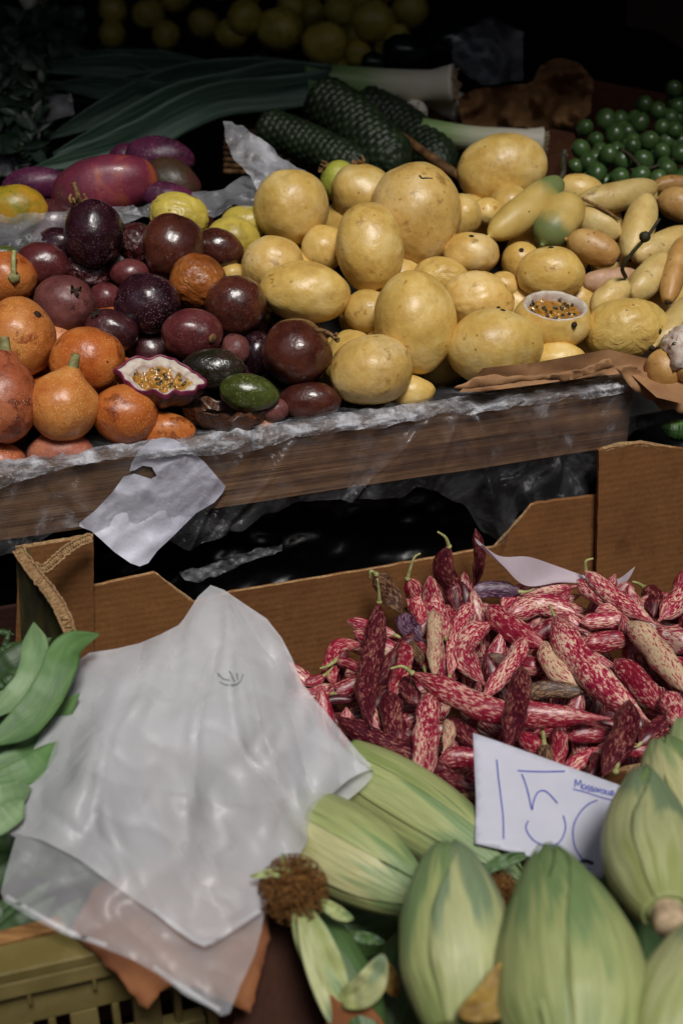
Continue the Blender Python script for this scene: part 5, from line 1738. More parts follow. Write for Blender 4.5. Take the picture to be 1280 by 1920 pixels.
# silk tufts
def silk(label, cx, cy, d, R_, nh, seed, squash=.8):
    rnd = random.Random(seed)
    parts = []
    c = pt(cx, cy, d)
    for k in range(nh):
        v0 = Vector((rnd.gauss(0, 1), rnd.gauss(0, 1), rnd.gauss(0, 1))).normalized()
        p = c + v0 * R_ * rnd.uniform(.1, .6)
        Q = [p]
        dv = v0.copy()
        for i in range(5):
            dv = (dv + Vector((rnd.gauss(0, .6), rnd.gauss(0, .6), rnd.gauss(0, .6)))).normalized()
            p = p + dv * R_ * .22
            if (p - c).length > R_: p = c + (p - c).normalized() * R_
            Q.append(p)
        parts.append(sweep(Q, lambda t: .0006 * (1 - .6 * t), 10, 4, 1, seed=seed))
    sv, sf = ico(3)
    parts.append(([c + q * R_ * .55 * (1 + .3 * noise.noise(q * 4)) for q in sv], sf, [(0, 0)] * len(sv)))
    v, f, uv = join(parts)
    o = mesh_obj('corn_silk', v, f, MT['silk'], uvs=uv)
    tag(o, label, 'corn silk')
silk('large frizzy brown tuft of corn silk beside the plastic bags', 550, 1668, .955, .0235, 520, 1)
silk('small brown tuft of corn silk below the price card', 935, 1668, 1.02, .014, 220, 2)
silk('dark brown corn silk in the bottom right corner between two ears', 1228, 1880, .90, .015, 220, 3)
# loose leaves
def leaf(label, P, w, mat, seed, name='loose_leaf', fold=.35, cat='leaf', group=None):
    pts_ = catmull([pt(*p) for p in P], 30)
    r = w / 2 * P[1][2] / FPX
    vs_, fs, uv = [], [], []
    m_ = 8
    for i, c in enumerate(pts_):
        t = i / 30
        tan = (pts_[min(30, i + 1)] - pts_[max(0, i - 1)]).normalized()
        vw = (c - CAM).normalized()
        sd = tan.cross(vw).normalized()
        wd_ = r * max(.03, sin(pi * min(1, t * .92 + .08)) ** .6)
        for j in range(m_ + 1):
            q = j / m_ * 2 - 1
            vs_.append(c + sd * q * wd_ - vw * wd_ * fold * (abs(q) - .4) + vw * .002 * noise.noise(Vector((t * 6, q, seed))))
            uv.append((q * r + seed * .3, t * .2))
    for i in range(30):
        for j in range(m_):
            a = i * (m_ + 1) + j; fs.append((a, a + 1, a + m_ + 2, a + m_ + 1))
    o = mesh_obj(name, vs_, fs, MT[mat], uvs=uv)
    sm = o.modifiers.new('thickness', 'SOLIDIFY'); sm.thickness = .0006
    tag(o, label, cat, group)
    return o
leaf('small narrow green leaf pointing left from the large silk tuft', [(560, 1640, .955), (520, 1636, .95), (468, 1644, .95)], 18, 'husk', 1)
leaf('green husk strip hanging below the large silk tuft', [(560, 1700, .95), (600, 1790, .94), (650, 1880, .93)], 70, 'husk', 2)
leaf('long pale husk strip hanging down below the silk tuft, greyish', [(565, 1720, .935), (585, 1800, .925), (620, 1920, .91)], 34, 'husk_grey', 3)
leaf('greyish curled leaf lying in the gap left of the front centre ear', [(640, 1880, .93), (690, 1850, .92), (720, 1790, .92)], 60, 'husk_grey', 4)
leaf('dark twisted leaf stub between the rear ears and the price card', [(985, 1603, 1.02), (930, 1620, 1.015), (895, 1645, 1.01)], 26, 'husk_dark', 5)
leaf('small bright green shoot right of the large silk tuft', [(600, 1690, .955), (640, 1715, .95), (662, 1722, .95)], 26, 'husk', 6)
leaf('tiny dark green sprig in the shade among the corn', [(650, 1752, .97), (690, 1760, .97), (722, 1768, .97)], 22, 'husk_dark', 7)
leaf('thin green leaf stub at the top of the large silk tuft', [(548, 1640, .96), (535, 1620, .96), (528, 1600, .96)], 14, 'husk', 8)
leaf('narrow green leaf upright in the lower right corner', [(1242, 1900, .86), (1238, 1860, .87), (1246, 1800, .88)], 24, 'husk', 9)
leaf('brown withered husk flap at the lower end of the front centre ear', [(950, 1810, .842), (925, 1872, .835), (860, 1905, .835)], 70, 'husk_brown', 10, name='husk_flap')
leaf('pale dry husk scrap in the gap below the green shoot', [(700, 1800, .945), (725, 1830, .94), (745, 1870, .94)], 40, 'husk_brown', 11)
# torn carton edges at the bottom
def cd(d0, gx=0, gy=0): return lambda x, y: d0 + (x - 600) * gx + (y - 1800) * gy + .004 * noise.noise(Vector((x * .01, y * .01, d0)))
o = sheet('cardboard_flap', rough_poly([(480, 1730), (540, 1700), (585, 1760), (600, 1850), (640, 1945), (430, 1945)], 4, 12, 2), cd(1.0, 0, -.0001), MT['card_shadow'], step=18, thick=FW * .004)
tag(o, 'shade-darkened reddish cardboard flap in shade under the large silk tuft', 'cardboard')
o = sheet('cardboard_flap', rough_poly([(612, 1862), (640, 1880), (668, 1872), (690, 1884), (740, 1945), (610, 1945)], 5, 10, 4), cd(.93), MT['card_orange'], step=12, thick=FW * .004)
tag(o, 'small torn orange brown cardboard corner at the bottom edge of the photo', 'cardboard')
o = sheet('cardboard_flap', rough_poly([(130, 1745), (180, 1660), (320, 1610), (490, 1640), (505, 1760), (470, 1900), (330, 1840), (302, 1860), (278, 1890), (262, 1882), (225, 1835), (180, 1790)], 4, 12, 6), cd(.965, 0, -.0002), MT['card_orange'], step=18, thick=FW * .003)
tag(o, 'orange brown cardboard flap with a torn point behind the bottom of the white bags', 'cardboard')
# crate holding the corn: dark cardboard box interior
cz = CAM.z - .93
v, f = box(Vector((.19, .62, cz)), .52, .5, .02, U, V)
o = mesh_obj('corn_tray', v, f, MT['card_dark'], smooth=False)
tag(o, 'shallow brown cardboard tray under the corn ears', 'cardboard box')
# lower layer of corn so that the gaps show husks
for i, (x, y, dx, dy, d) in enumerate([(760, 1840, 60, 150, 1.02), (980, 1740, 90, 60, 1.08), (1170, 1820, 30, 160, 1.0), (700, 1720, 100, 40, 1.10), (1130, 1640, 80, 90, 1.10)]):
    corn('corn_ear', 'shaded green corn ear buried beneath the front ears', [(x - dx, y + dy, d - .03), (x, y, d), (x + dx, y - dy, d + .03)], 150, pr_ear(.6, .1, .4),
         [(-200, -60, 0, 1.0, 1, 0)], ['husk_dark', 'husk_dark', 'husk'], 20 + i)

# ------------------------------------------------------------------ flat green beans and yellow crate at the left
GG = 'flat green bean pods in the left crate'
def gb(label, P, w, mat, k, thin=.12, name='flat_green_bean'):
    pts_ = [pt(*p) for p in P]
    r = w / 2 * P[1][2] / FPX
    v, f, uv = sweep(pts_, lambda t: r * max(.04, min(1, sin(min(1, (1 - t) / .3) * pi / 2)) * min(1, sin(min(1, t / .36) * pi / 2) + .02)), 48, 20, thin, seed=k,
                     shape=lambda t, a: 1 + .22 * max(0, sin(t * 34 + k)) * abs(sin(a)) + .03 * noise.noise(Vector((t * 8, cos(a), k))))
    o = mesh_obj(name, v, f, MT[mat], uvs=uv)
    return tag(o, label, 'green bean', GG)
gb('pale flat green pod standing at the left with its tip up', [(64, 1166, 1.15), (66, 1215, 1.12), (50, 1280, 1.10), (-20, 1350, 1.09)], 50, 'green_bean_pale', 1)
gb('broadest flat green pod pointing up right to the cardboard corner', [(188, 1188, 1.12), (130, 1212, 1.10), (100, 1280, 1.08), (50, 1350, 1.07), (-30, 1400, 1.06)], 64, 'green_bean', 2)
gb('darker flat green pod under the broadest one, partly behind the bags', [(150, 1300, 1.10), (90, 1360, 1.10), (40, 1420, 1.08), (-30, 1440, 1.07)], 58, 'green_bean', 3)
gb('flat green pod slanting in front of the bags at mid left', [(110, 1390, 1.08), (60, 1440, 1.06), (-30, 1480, 1.05)], 50, 'green_bean', 4)
gb('rounded pale green pod end at the left edge beside the bags', [(60, 1478, 1.05), (20, 1490, 1.03), (-40, 1500, 1.02)], 44, 'green_bean_pale', 5)
gb('narrow green pod between the broadest one and the darker one below it', [(124, 1330, 1.11), (80, 1350, 1.10), (20, 1400, 1.08), (-30, 1420, 1.08)], 34, 'green_bean', 7)
gb('slim dark green pod hidden partly by the pale standing one', [(70, 1262, 1.13), (30, 1300, 1.13), (-30, 1330, 1.12)], 36, 'green_bean', 8)
gb('lowest flat green pod at the left edge', [(45, 1500, 1.03), (15, 1530, 1.02), (-30, 1560, 1.01)], 48, 'green_bean_pale', 6)
for k, (P, w, lb) in enumerate([
    ([(45, 1205, 1.20), (10, 1220, 1.20), (-30, 1250, 1.19)], 20, 'thin dark green bean uppermost at the left edge'),
    ([(48, 1228, 1.18), (15, 1262, 1.18), (-30, 1290, 1.17)], 24, 'thin green bean slanting down left under the uppermost one'),
    ([(28, 1190, 1.21), (0, 1186, 1.21), (-30, 1190, 1.21)], 14, 'thin green bean tip beside the carton at the left edge'),
    ([(30, 1262, 1.16), (0, 1290, 1.16), (-30, 1300, 1.16)], 26, 'glossy dark green bean just above the pale flat pod'),
    ([(20, 1180, 1.20), (8, 1215, 1.2), (-10, 1240, 1.2)], 12, 'very thin green bean crossing two others at the left edge')]):
    gb(lb, P, w, 'green_dark', 20 + k, .9, 'thin_green_bean')
rg_ = random.Random(8)
for i in range(26):
    x, y = rg_.uniform(-40, 150), rg_.uniform(1250, 1760)
    if x > 110 and y < 1350: continue
    a = rg_.uniform(-.9, .2)
    d = 1.14 - (y - 1250) * .00022 + .05
    L = rg_.uniform(90, 150)
    P = [(x - cos(a) * L, y - sin(a) * L, d), (x, y, d - .01), (x + cos(a) * L, y + sin(a) * L, d)]
    o = gb('shaded dark green bean pod beneath the top ones in the left crate', P, rg_.uniform(40, 66), 'green_dark', 40 + i, .35)
    o['group'] = GG + ', lower layer'
# carton that holds the green beans, mostly hidden beneath them
gt = empty('bean_carton', pt(20, 1500, 1.2), 'dark brown carton under the flat green beans, mostly hidden at the left edge', 'cardboard box')
gc = pt(20, 1500, 1.2)
for nm, c_, sx, sy, sz in (('base', Vector((0, 0, -.05)), .44, .40, .006), ('side_wall', -U * .222 + Z * .02, .005, .40, .146), ('rear_wall', V * .203 + Z * .0, .44, .005, .106)):
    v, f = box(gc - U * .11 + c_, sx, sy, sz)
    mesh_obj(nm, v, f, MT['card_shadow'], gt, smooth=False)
# yellow crate: rim along the picture's lower left
def yellow_crate():
    P0 = pt(-60, 1828, .955); P1 = pt(176, 1776, .985)
    ax = (P1 - P0).normalized()
    out = Vector((ax.y, -ax.x, 0)).normalized()     # towards the viewer
    root = empty('yellow_plastic_crate', P0, 'dirty yellow plastic crate with slots at the bottom left, under the green beans', 'crate')
    L = .34
    def b(name, s0, s1, z0, z1, o0, o1, mat='crate_yellow', bev=.0012):
        c = P0 + ax * ((s0 + s1) / 2) + Z * ((z0 + z1) / 2) + out * ((o0 + o1) / 2)
        v, f = box(c, abs(s1 - s0), abs(o1 - o0), abs(z1 - z0), ax, out, Z)
        o = mesh_obj(name, v, f, MT[mat], root, smooth=False)
        add_bevel(o, bev)
        return o
    s0, s1 = -.12, .16
    b('rim', s0, s1, -.006, .004, -.016, .010)
    b('rim_lip', s0, s1, -.022, -.0065, .0062, .0098)
    for k in range(6):
        b('rib', s0 + .02 + k * .045, s0 + .023 + k * .045, -.034, -.0225, .0, .009)
    # wall with slots: built from strips round the openings
    b('wall', s0, s1, -.060, -.0232, -.010, .0025)
    slots = [(.0, .010), (.016, .026)]
    xs = [s0]
    k = s0
    segs = []
    x = s0
    while x < s1 - .03:
        segs.append((x, x + .020)); segs.append((x + .030, x + .0355)); x += .0455
    for a_, b_ in segs: b('wall_bar', a_, min(s1, b_), -.100, -.0605, -.0095, .002)
    b('lower_wall', s0, s1, -.20, -.1005, -.010, .0025)
    sb = b('side_wall', s1 + .0005, s1 + .008, -.20, .003, -.30, .010)
    return root
yellow_crate()
P0, P1 = pt(-60, 1790, .99), pt(120, 1742, 1.02)
ax = (P1 - P0).normalized()
v, f = box((P0 + P1) / 2, (P1 - P0).length, .012, .018, ax, ax.cross(Z).normalized(), Z)
o = add_bevel(mesh_obj('slat_of_wood', v, f, MT['wood_light'], smooth=False), .001)
tag(o, 'short pale wooden slat lying just above the yellow crate rim', 'wooden slat')
# zucchini at the right
g = gb('striped dark green courgette end in the dark at the right edge', [(1236, 800, 1.42), (1262, 806, 1.42), (1330, 812, 1.42)], 40, 'zucchini', 70, .95, 'courgette')
g['category'] = 'courgette'; del g['group']

# ------------------------------------------------------------------ white plastic bags
BAGS = [(395, 1097), (420, 1106), (455, 1130), (500, 1160), (528, 1196), (548, 1235), (562, 1275), (585, 1305), (615, 1340), (645, 1378), (672, 1410), (697, 1436),
        (684, 1443), (655, 1460), (626, 1486), (604, 1518), (592, 1545), (570, 1590), (545, 1625), (520, 1660), (498, 1700), (490, 1745), (478, 1790), (450, 1850), (430, 1900), (415, 1905),
        (398, 1892), (350, 1868), (298, 1828), (250, 1800), (180, 1772), (120, 1752), (60, 1722), (8, 1690), (2, 1672), (14, 1625), (30, 1570), (2, 1555), (5, 1540), (28, 1500), (45, 1450), (66, 1400), (92, 1345), (120, 1300), (140, 1262), (150, 1236), (168, 1224), (220, 1216), (262, 1206), (300, 1190), (335, 1172), (345, 1160), (372, 1118)]
def bag_base(x, y):
    # slopes from the carton's rim down over the goods in front, bulging in the middle
    t = (y - 1097) / 800
    d = 1.235 - .33 * t ** .85
    if x > 560: d += (x - 560) * .00012
    bx = (x - 330) / 330
    d -= .035 * max(0, 1 - bx * bx) * sin(min(1, max(0, t)) * pi) ** .7
    return d
def folds(x, y, s=0):
    # long soft folds running from the upper peak downwards, plus cross creases
    dx, dy = x - 400, y - 1060
    ang = math.atan2(dx, dy + 60)
    rr = sqrt(dx * dx + dy * dy)
    f = .0150 * noise.noise(Vector((ang * 5.0 + s, rr * .0022, s)))
    f += .0120 * ridged(Vector((ang * 4.2 + 3 + s + .6 * noise.noise(Vector((x * .004, y * .004, s))), rr * .0030, 2 + s))) ** 2
    f += .0070 * noise.noise(Vector((x * .010 + y * .006, y * .008 - x * .004, 5 + s)))
    f += .0040 * ridged(Vector((x * .016 - y * .011, y * .013, 9 + s))) ** 3
    return f * min(1, rr / 160)
def crease(x, y, x0, y0, x1, y1, w, a):
    d = Vector((x1 - x0, y1 - y0)); L2 = d.length_squared
    t = max(0, min(1, ((x - x0) * d.x + (y - y0) * d.y) / L2))
    q = sqrt((x - x0 - d.x * t) ** 2 + (y - y0 - d.y * t) ** 2)
    return a * exp(-(q / w) ** 2) * sin(pi * min(1, .15 + t * .7))
CR = [(610, 1390, 470, 1560, 40, .014), (250, 1290, 130, 1500, 34, .012), (380, 1330, 330, 1620, 38, -.012), (480, 1560, 300, 1480, 30, .008), (350, 1210, 200, 1290, 24, .008), (560, 1290, 470, 1420, 22, .010), (470, 1400, 380, 1500, 26, .008), (640, 1400, 560, 1560, 30, .010), (300, 1300, 230, 1340, 18, .005),
      (420, 1250, 260, 1360, 26, -.006), (530, 1230, 520, 1400, 26, -.008), (180, 1480, 240, 1640, 20, .008), (350, 1590, 220, 1700, 24, -.005), (430, 1150, 400, 1290, 20, .006),
      (460, 1290, 430, 1440, 34, -.009), (330, 1440, 480, 1540, 26, .006)]
def bag_d(off, s):
    def f(x, y):
        v = bag_base(x, y) + folds(x, y, s) - off
        for c in CR: v -= crease(x, y, *c)
        return v
    return f
bags = empty('plastic_bag_bundle', pt(395, 1097, 1.235), 'bundle of crumpled milky white plastic bags draped from the carton over beans and corn', 'plastic bag')
sheet('back_sheet', BAGS, bag_d(0, 0), MT['bag_thin'], bags, step=10)
mid_ = [p for p in BAGS if p[1] < 1560 or p[0] > 480]
front = [p for p in BAGS[:21]] + [(492, 1700), (440, 1735), (383, 1776), (330, 1745), (290, 1712), (230, 1672), (150, 1612), (80, 1575), (2, 1556)] + BAGS[38:]
sheet('front_sheet', front, bag_d(.006, .35), MT['bag_front'], bags, step=10)
inner = [(395, 1110), (455, 1140), (520, 1200), (560, 1300), (620, 1375), (640, 1430), (585, 1470), (530, 1500), (470, 1510), (380, 1500), (300, 1480), (220, 1470), (160, 1440), (120, 1420), (118, 1390), (150, 1310), (165, 1240), (270, 1215), (350, 1180)]
sheet('inner_sheet', inner, bag_d(-.008, 1.1), MT['bag_thin'], bags, step=12)
sheet('inner_sheet', [(390, 1125), (450, 1150), (510, 1220), (550, 1310), (590, 1380), (560, 1410), (500, 1400), (430, 1420), (330, 1400), (230, 1390), (175, 1350), (180, 1310), (230, 1240), (330, 1215)], bag_d(-.012, 2.3), MT['bag'], bags, step=12)
# hems: thin doubled edges
def hem(P, w, dfn, nm='hem'):
    vs_, fs = [], []
    cc = catmull([Vector((x, y, 0)) for x, y in P], 60)
    for i, c in enumerate(cc):
        t = (cc[min(60, i + 1)] - cc[max(0, i - 1)]).normalized()
        nn = Vector((-t.y, t.x, 0)) * w / 2
        for q in (c + nn, c - nn): vs_.append(pt(q.x, q.y, dfn(q.x, q.y) - .0012))
    for i in range(60): fs.append((2 * i, 2 * i + 1, 2 * i + 3, 2 * i + 2))
    mesh_obj(nm, vs_, fs, MT['bag'], bags)
hem([(488, 1706), (440, 1738), (384, 1768), (330, 1737), (288, 1704)], 9, bag_d(.006, .35))
hem([(12, 1680), (120, 1742), (200, 1772)], 8, bag_d(0, 0))
hem([(288, 1812), (350, 1856), (412, 1894)], 8, bag_d(0, 0))
# rolled corner of the bags at the right: a short open tube
def roll():
    A_ = pt(560, 1400, bag_d(0, 0)(560, 1400) + .030); B_ = pt(646, 1486, bag_d(0, 0)(646, 1486) + .008)
    ctr = catmull([A_, (A_ + B_) / 2, B_], 24)
    M_ = 48
    ax = (B_ - A_).normalized()
    vs_, fs = [], []
    e1 = (RT * .80 + UP * .62).normalized()
    e1 = (e1 - ax * e1.dot(ax)).normalized()
    e2 = ax.cross(e1).normalized()
    for i, c in enumerate(ctr):
        t = i / 24
        for j in range(M_):
            a = 2 * pi * j / M_
            ra = .0265 * (.80 + .20 * t) * (1 + .03 * noise.noise(Vector((cos(a) * 2, sin(a) * 2, t * 2))))
            rb_ = .0085 * (.3 + .7 * t)
            vs_.append(c + e1 * cos(a) * ra + e2 * sin(a) * rb_ + ax * .006 * cos(a + .6) * t)
    for i in range(24):
        for j in range(M_):
            a, b = i * M_ + j, i * M_ + (j + 1) % M_
            fs.append((a, b, b + M_, a + M_))
    mesh_obj('rolled_corner', vs_, fs, MT['bag'], bags)
roll()
# small printed mark on the bag
def mark():
    parts = []
    for st in ([(408, 1262), (418, 1272), (432, 1276)], [(430, 1258), (436, 1270), (440, 1278)], [(444, 1262), (446, 1274)], [(456, 1264), (450, 1278), (440, 1284), (424, 1284), (412, 1278)]):
        cc = catmull([Vector((x, y, 0)) for x, y in st], 12)
        vs_, fs = [], []
        for i, c in enumerate(cc):
            t = (cc[min(12, i + 1)] - cc[max(0, i - 1)]).normalized()
            nn = Vector((-t.y, t.x, 0)) * 1.4
            for q in (c + nn, c - nn): vs_.append(pt(q.x, q.y, bag_d(.006, .35)(q.x, q.y) - .0012))
        for i in range(12): fs.append((2 * i, 2 * i + 1, 2 * i + 3, 2 * i + 2))
        parts.append((vs_, fs, None))
    v, f, uv = join(parts)
    mesh_obj('printed_mark', v, f, simple('grey green print', '6a786c', '8a968a', 50, .6), bags)
mark()

# ------------------------------------------------------------------ behind the crate: mangoes, papaya, film, leeks, basket, grapes, apples
BK = 'mangoes at the back left of the fruit crate'
def back_fruit(name, cat, group, cx, cy, w, h, rot, d, mat, label, sub=4, wr=0, egg=.15):
    a, b = w / 2 * d / FPX, h / 2 * d / FPX
    R = Matrix(cam_frame(rot)).transposed()
    pos = pt(cx, cy, d)
    vs_, fs = fruit_mesh(a, b, b, cx * .013 + cy * .007, egg, .04, wr, sub)
    o = mesh_obj(name, [pos + R @ v for v in vs_], fs, MT[mat], origin=pos)
    return tag(o, label, cat, group)
MG = [(198, 350, 196, 112, -12, 1.56, 'mango', 'large red purple mango with an orange end, behind the crowned passion fruit'),
      (300, 295, 124, 74, 6, 1.68, 'mango_purple', 'dark purple mango furthest back under the leek leaves'),
      (70, 346, 132, 62, -4, 1.66, 'mango_purple', 'magenta mango at the left behind the yellow green papaya'),
      (322, 345, 112, 88, 25, 1.62, 'mango_olive', 'olive brown mango right of the large red purple one'),
      (318, 372, 110, 56, 10, 1.56, 'mango_purple', 'purple mango low between the large red one and the yellow dimpled fruit'),
      (240, 300, 70, 60, 0, 1.70, 'mango_purple', 'dim wine coloured mango glimpsed behind the large red purple one')]
for m in MG: back_fruit('mango', 'mango', BK, *m)
back_fruit('papaya', 'papaya', None, 30, 392, 118, 90, 8, 1.53, 'papaya', 'mottled yellow and green papaya at the left edge behind the film', 5)
# clear film over the left of the back row
def f1(x, y): return heap_d(x, y) + .01 - .016 * abs(fbm(Vector((x * .02, y * .035, 0)), 4)) - .008 * ridged(Vector((x * .02 + y * .03, y * .05, 4))) ** 2
o = sheet('crumpled_film', rough_poly([(-20, 402), (100, 398), (250, 385), (270, 405), (240, 420), (100, 432), (60, 500), (20, 485), (-20, 470)], 4, 12, 2), f1, MT['film_dim'], step=8)
tag(o, 'clear crumpled film between the papaya and the purple passion fruit', 'plastic film')
o = sheet('crumpled_film', rough_poly([(230, 400), (330, 365), (420, 355), (455, 330), (500, 330), (490, 400), (440, 385), (400, 410), (380, 400), (300, 410)], 4, 12, 5), f1, MT['film_dim'], step=8)
tag(o, 'clear crumpled film behind the yellow dimpled fruit, running up to the grey plastic', 'plastic film')
def f2(x, y): return 1.60 - (y - 230) * .0003 + .016 * fbm(Vector((x * .025 + y * .01, y * .016, 1)), 3) - .014 * ridged(Vector((x * .03 - y * .02, y * .02, 4))) ** 2
o = sheet('grey_plastic_wrap', rough_poly([(418, 228), (436, 226), (470, 248), (505, 272), (530, 298), (575, 322), (520, 330), (500, 372), (480, 356), (470, 330), (440, 300), (424, 265)], 4, 10, 5), f2, MT['film_grey'], step=8)
tag(o, 'crumpled cloudy grey plastic sheet rising behind the yellow fruit', 'plastic sheet')
def f3(x, y): return 1.82 + .02 * fbm(Vector((x * .03, y * .03, 2)), 3)
o = sheet('crumpled_film', [(-20, 175), (60, 185), (135, 175), (140, 215), (80, 230), (70, 300), (20, 330), (-20, 330)], f3, MT['film_dim'], step=10)
tag(o, 'dim shiny film at the far left under the leek leaves', 'plastic film')

# leeks
LG = 'leeks lying across the back'
def leek(label, P, r, leaves, bulb=True, seed=0):
    pts_ = [pt(*p) for p in P]
    root = empty('leek', pts_[0], label, 'leek', LG)
    v, f, uv = sweep(pts_, lambda t: r * (1.18 - .28 * min(1, t * 6)) if t < .17 else r * (.9 + .1 * t), 50, 24, .9, seed=0)
    uv = [(q[0], q[1]) for q in uv]
    stk_ = mesh_obj('stalk', v, f, MT['leek_stalk'], root, uvs=uv)
    # root plate
    ax = (pts_[0] - pts_[1]).normalized()
    parts = []
    rnd = random.Random(seed)
    e1 = ax.orthogonal().normalized(); e2 = ax.cross(e1)
    for k in range(46):
        a, rr = rnd.uniform(0, 6.28), rnd.uniform(0, 1) ** .5 * r * .95
        q = pts_[0] + e1 * cos(a) * rr + e2 * sin(a) * rr
        parts.append(sweep([q - ax * .002, q + ax * .004, q + ax * .007 + e1 * rnd.uniform(-.003, .003)], lambda t: .0007, 4, 4, 1))
    v, f, uv = join(parts)
    mesh_obj('roots', v, f, MT['root'], stk_, uvs=uv)
    for k, (Q, w0, w1, fold) in enumerate(leaves):
        cc = catmull([pt(*q) for q in Q], 40)
        vs_, fs, uv = [], [], []
        for i, c in enumerate(cc):
            t = i / 40
            tan = (cc[min(40, i + 1)] - cc[max(0, i - 1)]).normalized()
            vw = (c - CAM).normalized()
            sd = tan.cross(vw).normalized()
            w = (w0 + (w1 - w0) * sin(min(1, t * 1.3) * pi / 2)) / 2 * Q[0][2] / FPX
            w *= max(.06, min(1, (1 - t) / .3)) ** .7
            for j in range(9):
                q = j / 4 - 1
                vs_.append(c + sd * q * w + vw * (fold * w * (1 - abs(q)) + .003 * noise.noise(Vector((t * 5, q * 2, seed + k)))))
                uv.append((q * w + k * .2, t * .4))
        for i in range(40):
            for j in range(8):
                a = i * 9 + j; fs.append((a, a + 1, a + 10, a + 9))
        lf = mesh_obj('leek_leaf', vs_, fs, MT['leek_leaf'], root, uvs=uv)
        sm = lf.modifiers.new('thickness', 'SOLIDIFY'); sm.thickness = .001
    return root
leek('topmost leek, its white root end to the right, leaves fanned to the left',
     [(850, 157, 1.86), (800, 160, 1.87), (720, 158, 1.88), (620, 152, 1.88), (570, 154, 1.87)], .0215, [
    ([(620, 150, 1.86), (520, 145, 1.86), (430, 165, 1.85), (330, 190, 1.83), (240, 235, 1.82), (100, 290, 1.80)], 58, 62, .5),
    ([(620, 160, 1.855), (520, 175, 1.85), (420, 185, 1.84), (340, 215, 1.82), (240, 270, 1.80), (60, 318, 1.78)], 60, 66, .45),
    ([(600, 145, 1.87), (480, 135, 1.88), (340, 150, 1.90), (220, 200, 1.88), (90, 260, 1.86)], 50, 60, .5),
    ([(560, 140, 1.88), (430, 140, 1.92), (300, 130, 1.95), (180, 125, 1.96), (60, 130, 1.97)], 46, 50, .5),
    ([(540, 138, 1.90), (400, 138, 1.94), (260, 160, 1.93), (130, 170, 1.93), (40, 150, 1.93)], 44, 52, .4),
    ([(440, 170, 1.85), (330, 180, 1.87), (200, 165, 1.90), (100, 160, 1.92)], 44, 52, .4)], seed=1)
leek('leek under the topmost one, only its small root end showing', [(862, 202, 1.90), (800, 190, 1.92), (700, 182, 1.93), (600, 176, 1.93)], .0165, [
    ([(610, 176, 1.93), (480, 180, 1.93), (330, 170, 1.94), (200, 120, 1.98), (120, 90, 2.02)], 44, 50, .4),
    ([(600, 170, 1.93), (450, 150, 1.95), (320, 120, 1.98), (180, 95, 2.02)], 44, 46, .4)], seed=2)
leek('lower leek lying behind the highest yellow fruit with its pale end to the right', [(1016, 266, 1.80), (960, 262, 1.80), (880, 258, 1.81), (790, 244, 1.82)], .0155, [
    ([(800, 246, 1.82), (760, 238, 1.83), (700, 230, 1.85), (640, 225, 1.88)], 46, 40, .4)], seed=3)
leek('short leek stub whose round pinkish end faces the viewer under the topmost leek', [(774, 214, 1.86), (768, 205, 1.90), (755, 190, 1.96)], .0165, [], seed=4)
leek('faint leek standing at the far top left corner', [(72, 8, 2.3), (60, 0, 2.3), (50, -30, 2.3)], .02, [], seed=5)

# long scaly fruit in a basket
def scaly(label, P, w, seed):
    pts_ = [pt(*p) for p in P]
    r = w / 2 * P[1][2] / FPX
    n, m = 150, 96
    v, f, uv = sweep(pts_, lambda t: r * max(.03, min(1, sin(min(1, t / .10) * pi / 2)) * min(1, sin(min(1, (1 - t) / .2) * pi / 2))), n, m, .95, seed=seed)
    C_ = catmull(pts_, n)
    for i in range(n + 1):
        for j in range(m):
            k = i * m + j
            u_, w_ = j / m * 15, i / n * 21
            off = .5 if int(w_) % 2 else 0
            a, b = (u_ + off) % 1 - .5, w_ % 1 - .5
            dd = max(0, 1 - (abs(a) + abs(b)) * 1.15)
            v[k] = C_[i] + (v[k] - C_[i]) * (1 + .13 * dd ** .7)
    o = mesh_obj('scaly_green_fruit', v, f, MT['monstera'], uvs=uv)
    tag(o, label, 'exotic fruit', 'long scaly green fruit in the basket')
scaly('long dark green scaly fruit slanting down right in the basket, the clearest one', [(588, 178, 1.80), (650, 220, 1.77), (700, 268, 1.74), (760, 330, 1.71)], 92, 1)
scaly('long dark scaly fruit lying lower left in the basket', [(480, 232, 1.78), (560, 262, 1.76), (640, 300, 1.73), (700, 330, 1.71)], 70, 2)
scaly('very dark scaly fruit at the right in the basket', [(660, 190, 1.88), (740, 230, 1.86), (800, 280, 1.82), (840, 330, 1.78)], 80, 3)
def basket():
    root = empty('wicker_basket', pt(640, 300, 1.86), 'dim brown wicker basket holding the long scaly green fruit', 'basket')
    # back wall of woven strands
    parts = []
    for k in range(12):
        y = 200 + k * 11
        Q = []
        for i in range(70):
            x = 420 + i * 7
            w = .003 * sin(i * 1.35 + (pi if k % 2 else 0))
            Q.append(pt(x, y + 3 * sin(i * .1), 1.93 - k * .010 + w))
        parts.append(sweep(Q, lambda t: .0034, 140, 6, .8))
    v, f, uv = join(parts)
    mesh_obj('woven_wall', v, f, MT['wicker'], root, uvs=uv)
    for i in range(12):
        x = 440 + i * 38
        tube('stake', [pt(x, 195, 1.935), pt(x, 260, 1.885), pt(x, 325, 1.83)], .003, MT['wicker'], root, 1)
    tube('rim', [pt(415, 208, 1.93), pt(520, 200, 1.93), pt(640, 196, 1.93), pt(780, 202, 1.92), pt(920, 240, 1.90)], .007, MT['wicker'], root, 1, 60, 10)
    tube('rim', [pt(690, 215, 1.80), pt(760, 262, 1.76), pt(840, 318, 1.72), pt(880, 340, 1.71)], .006, MT['wicker'], root, 1, 40, 10)
basket()

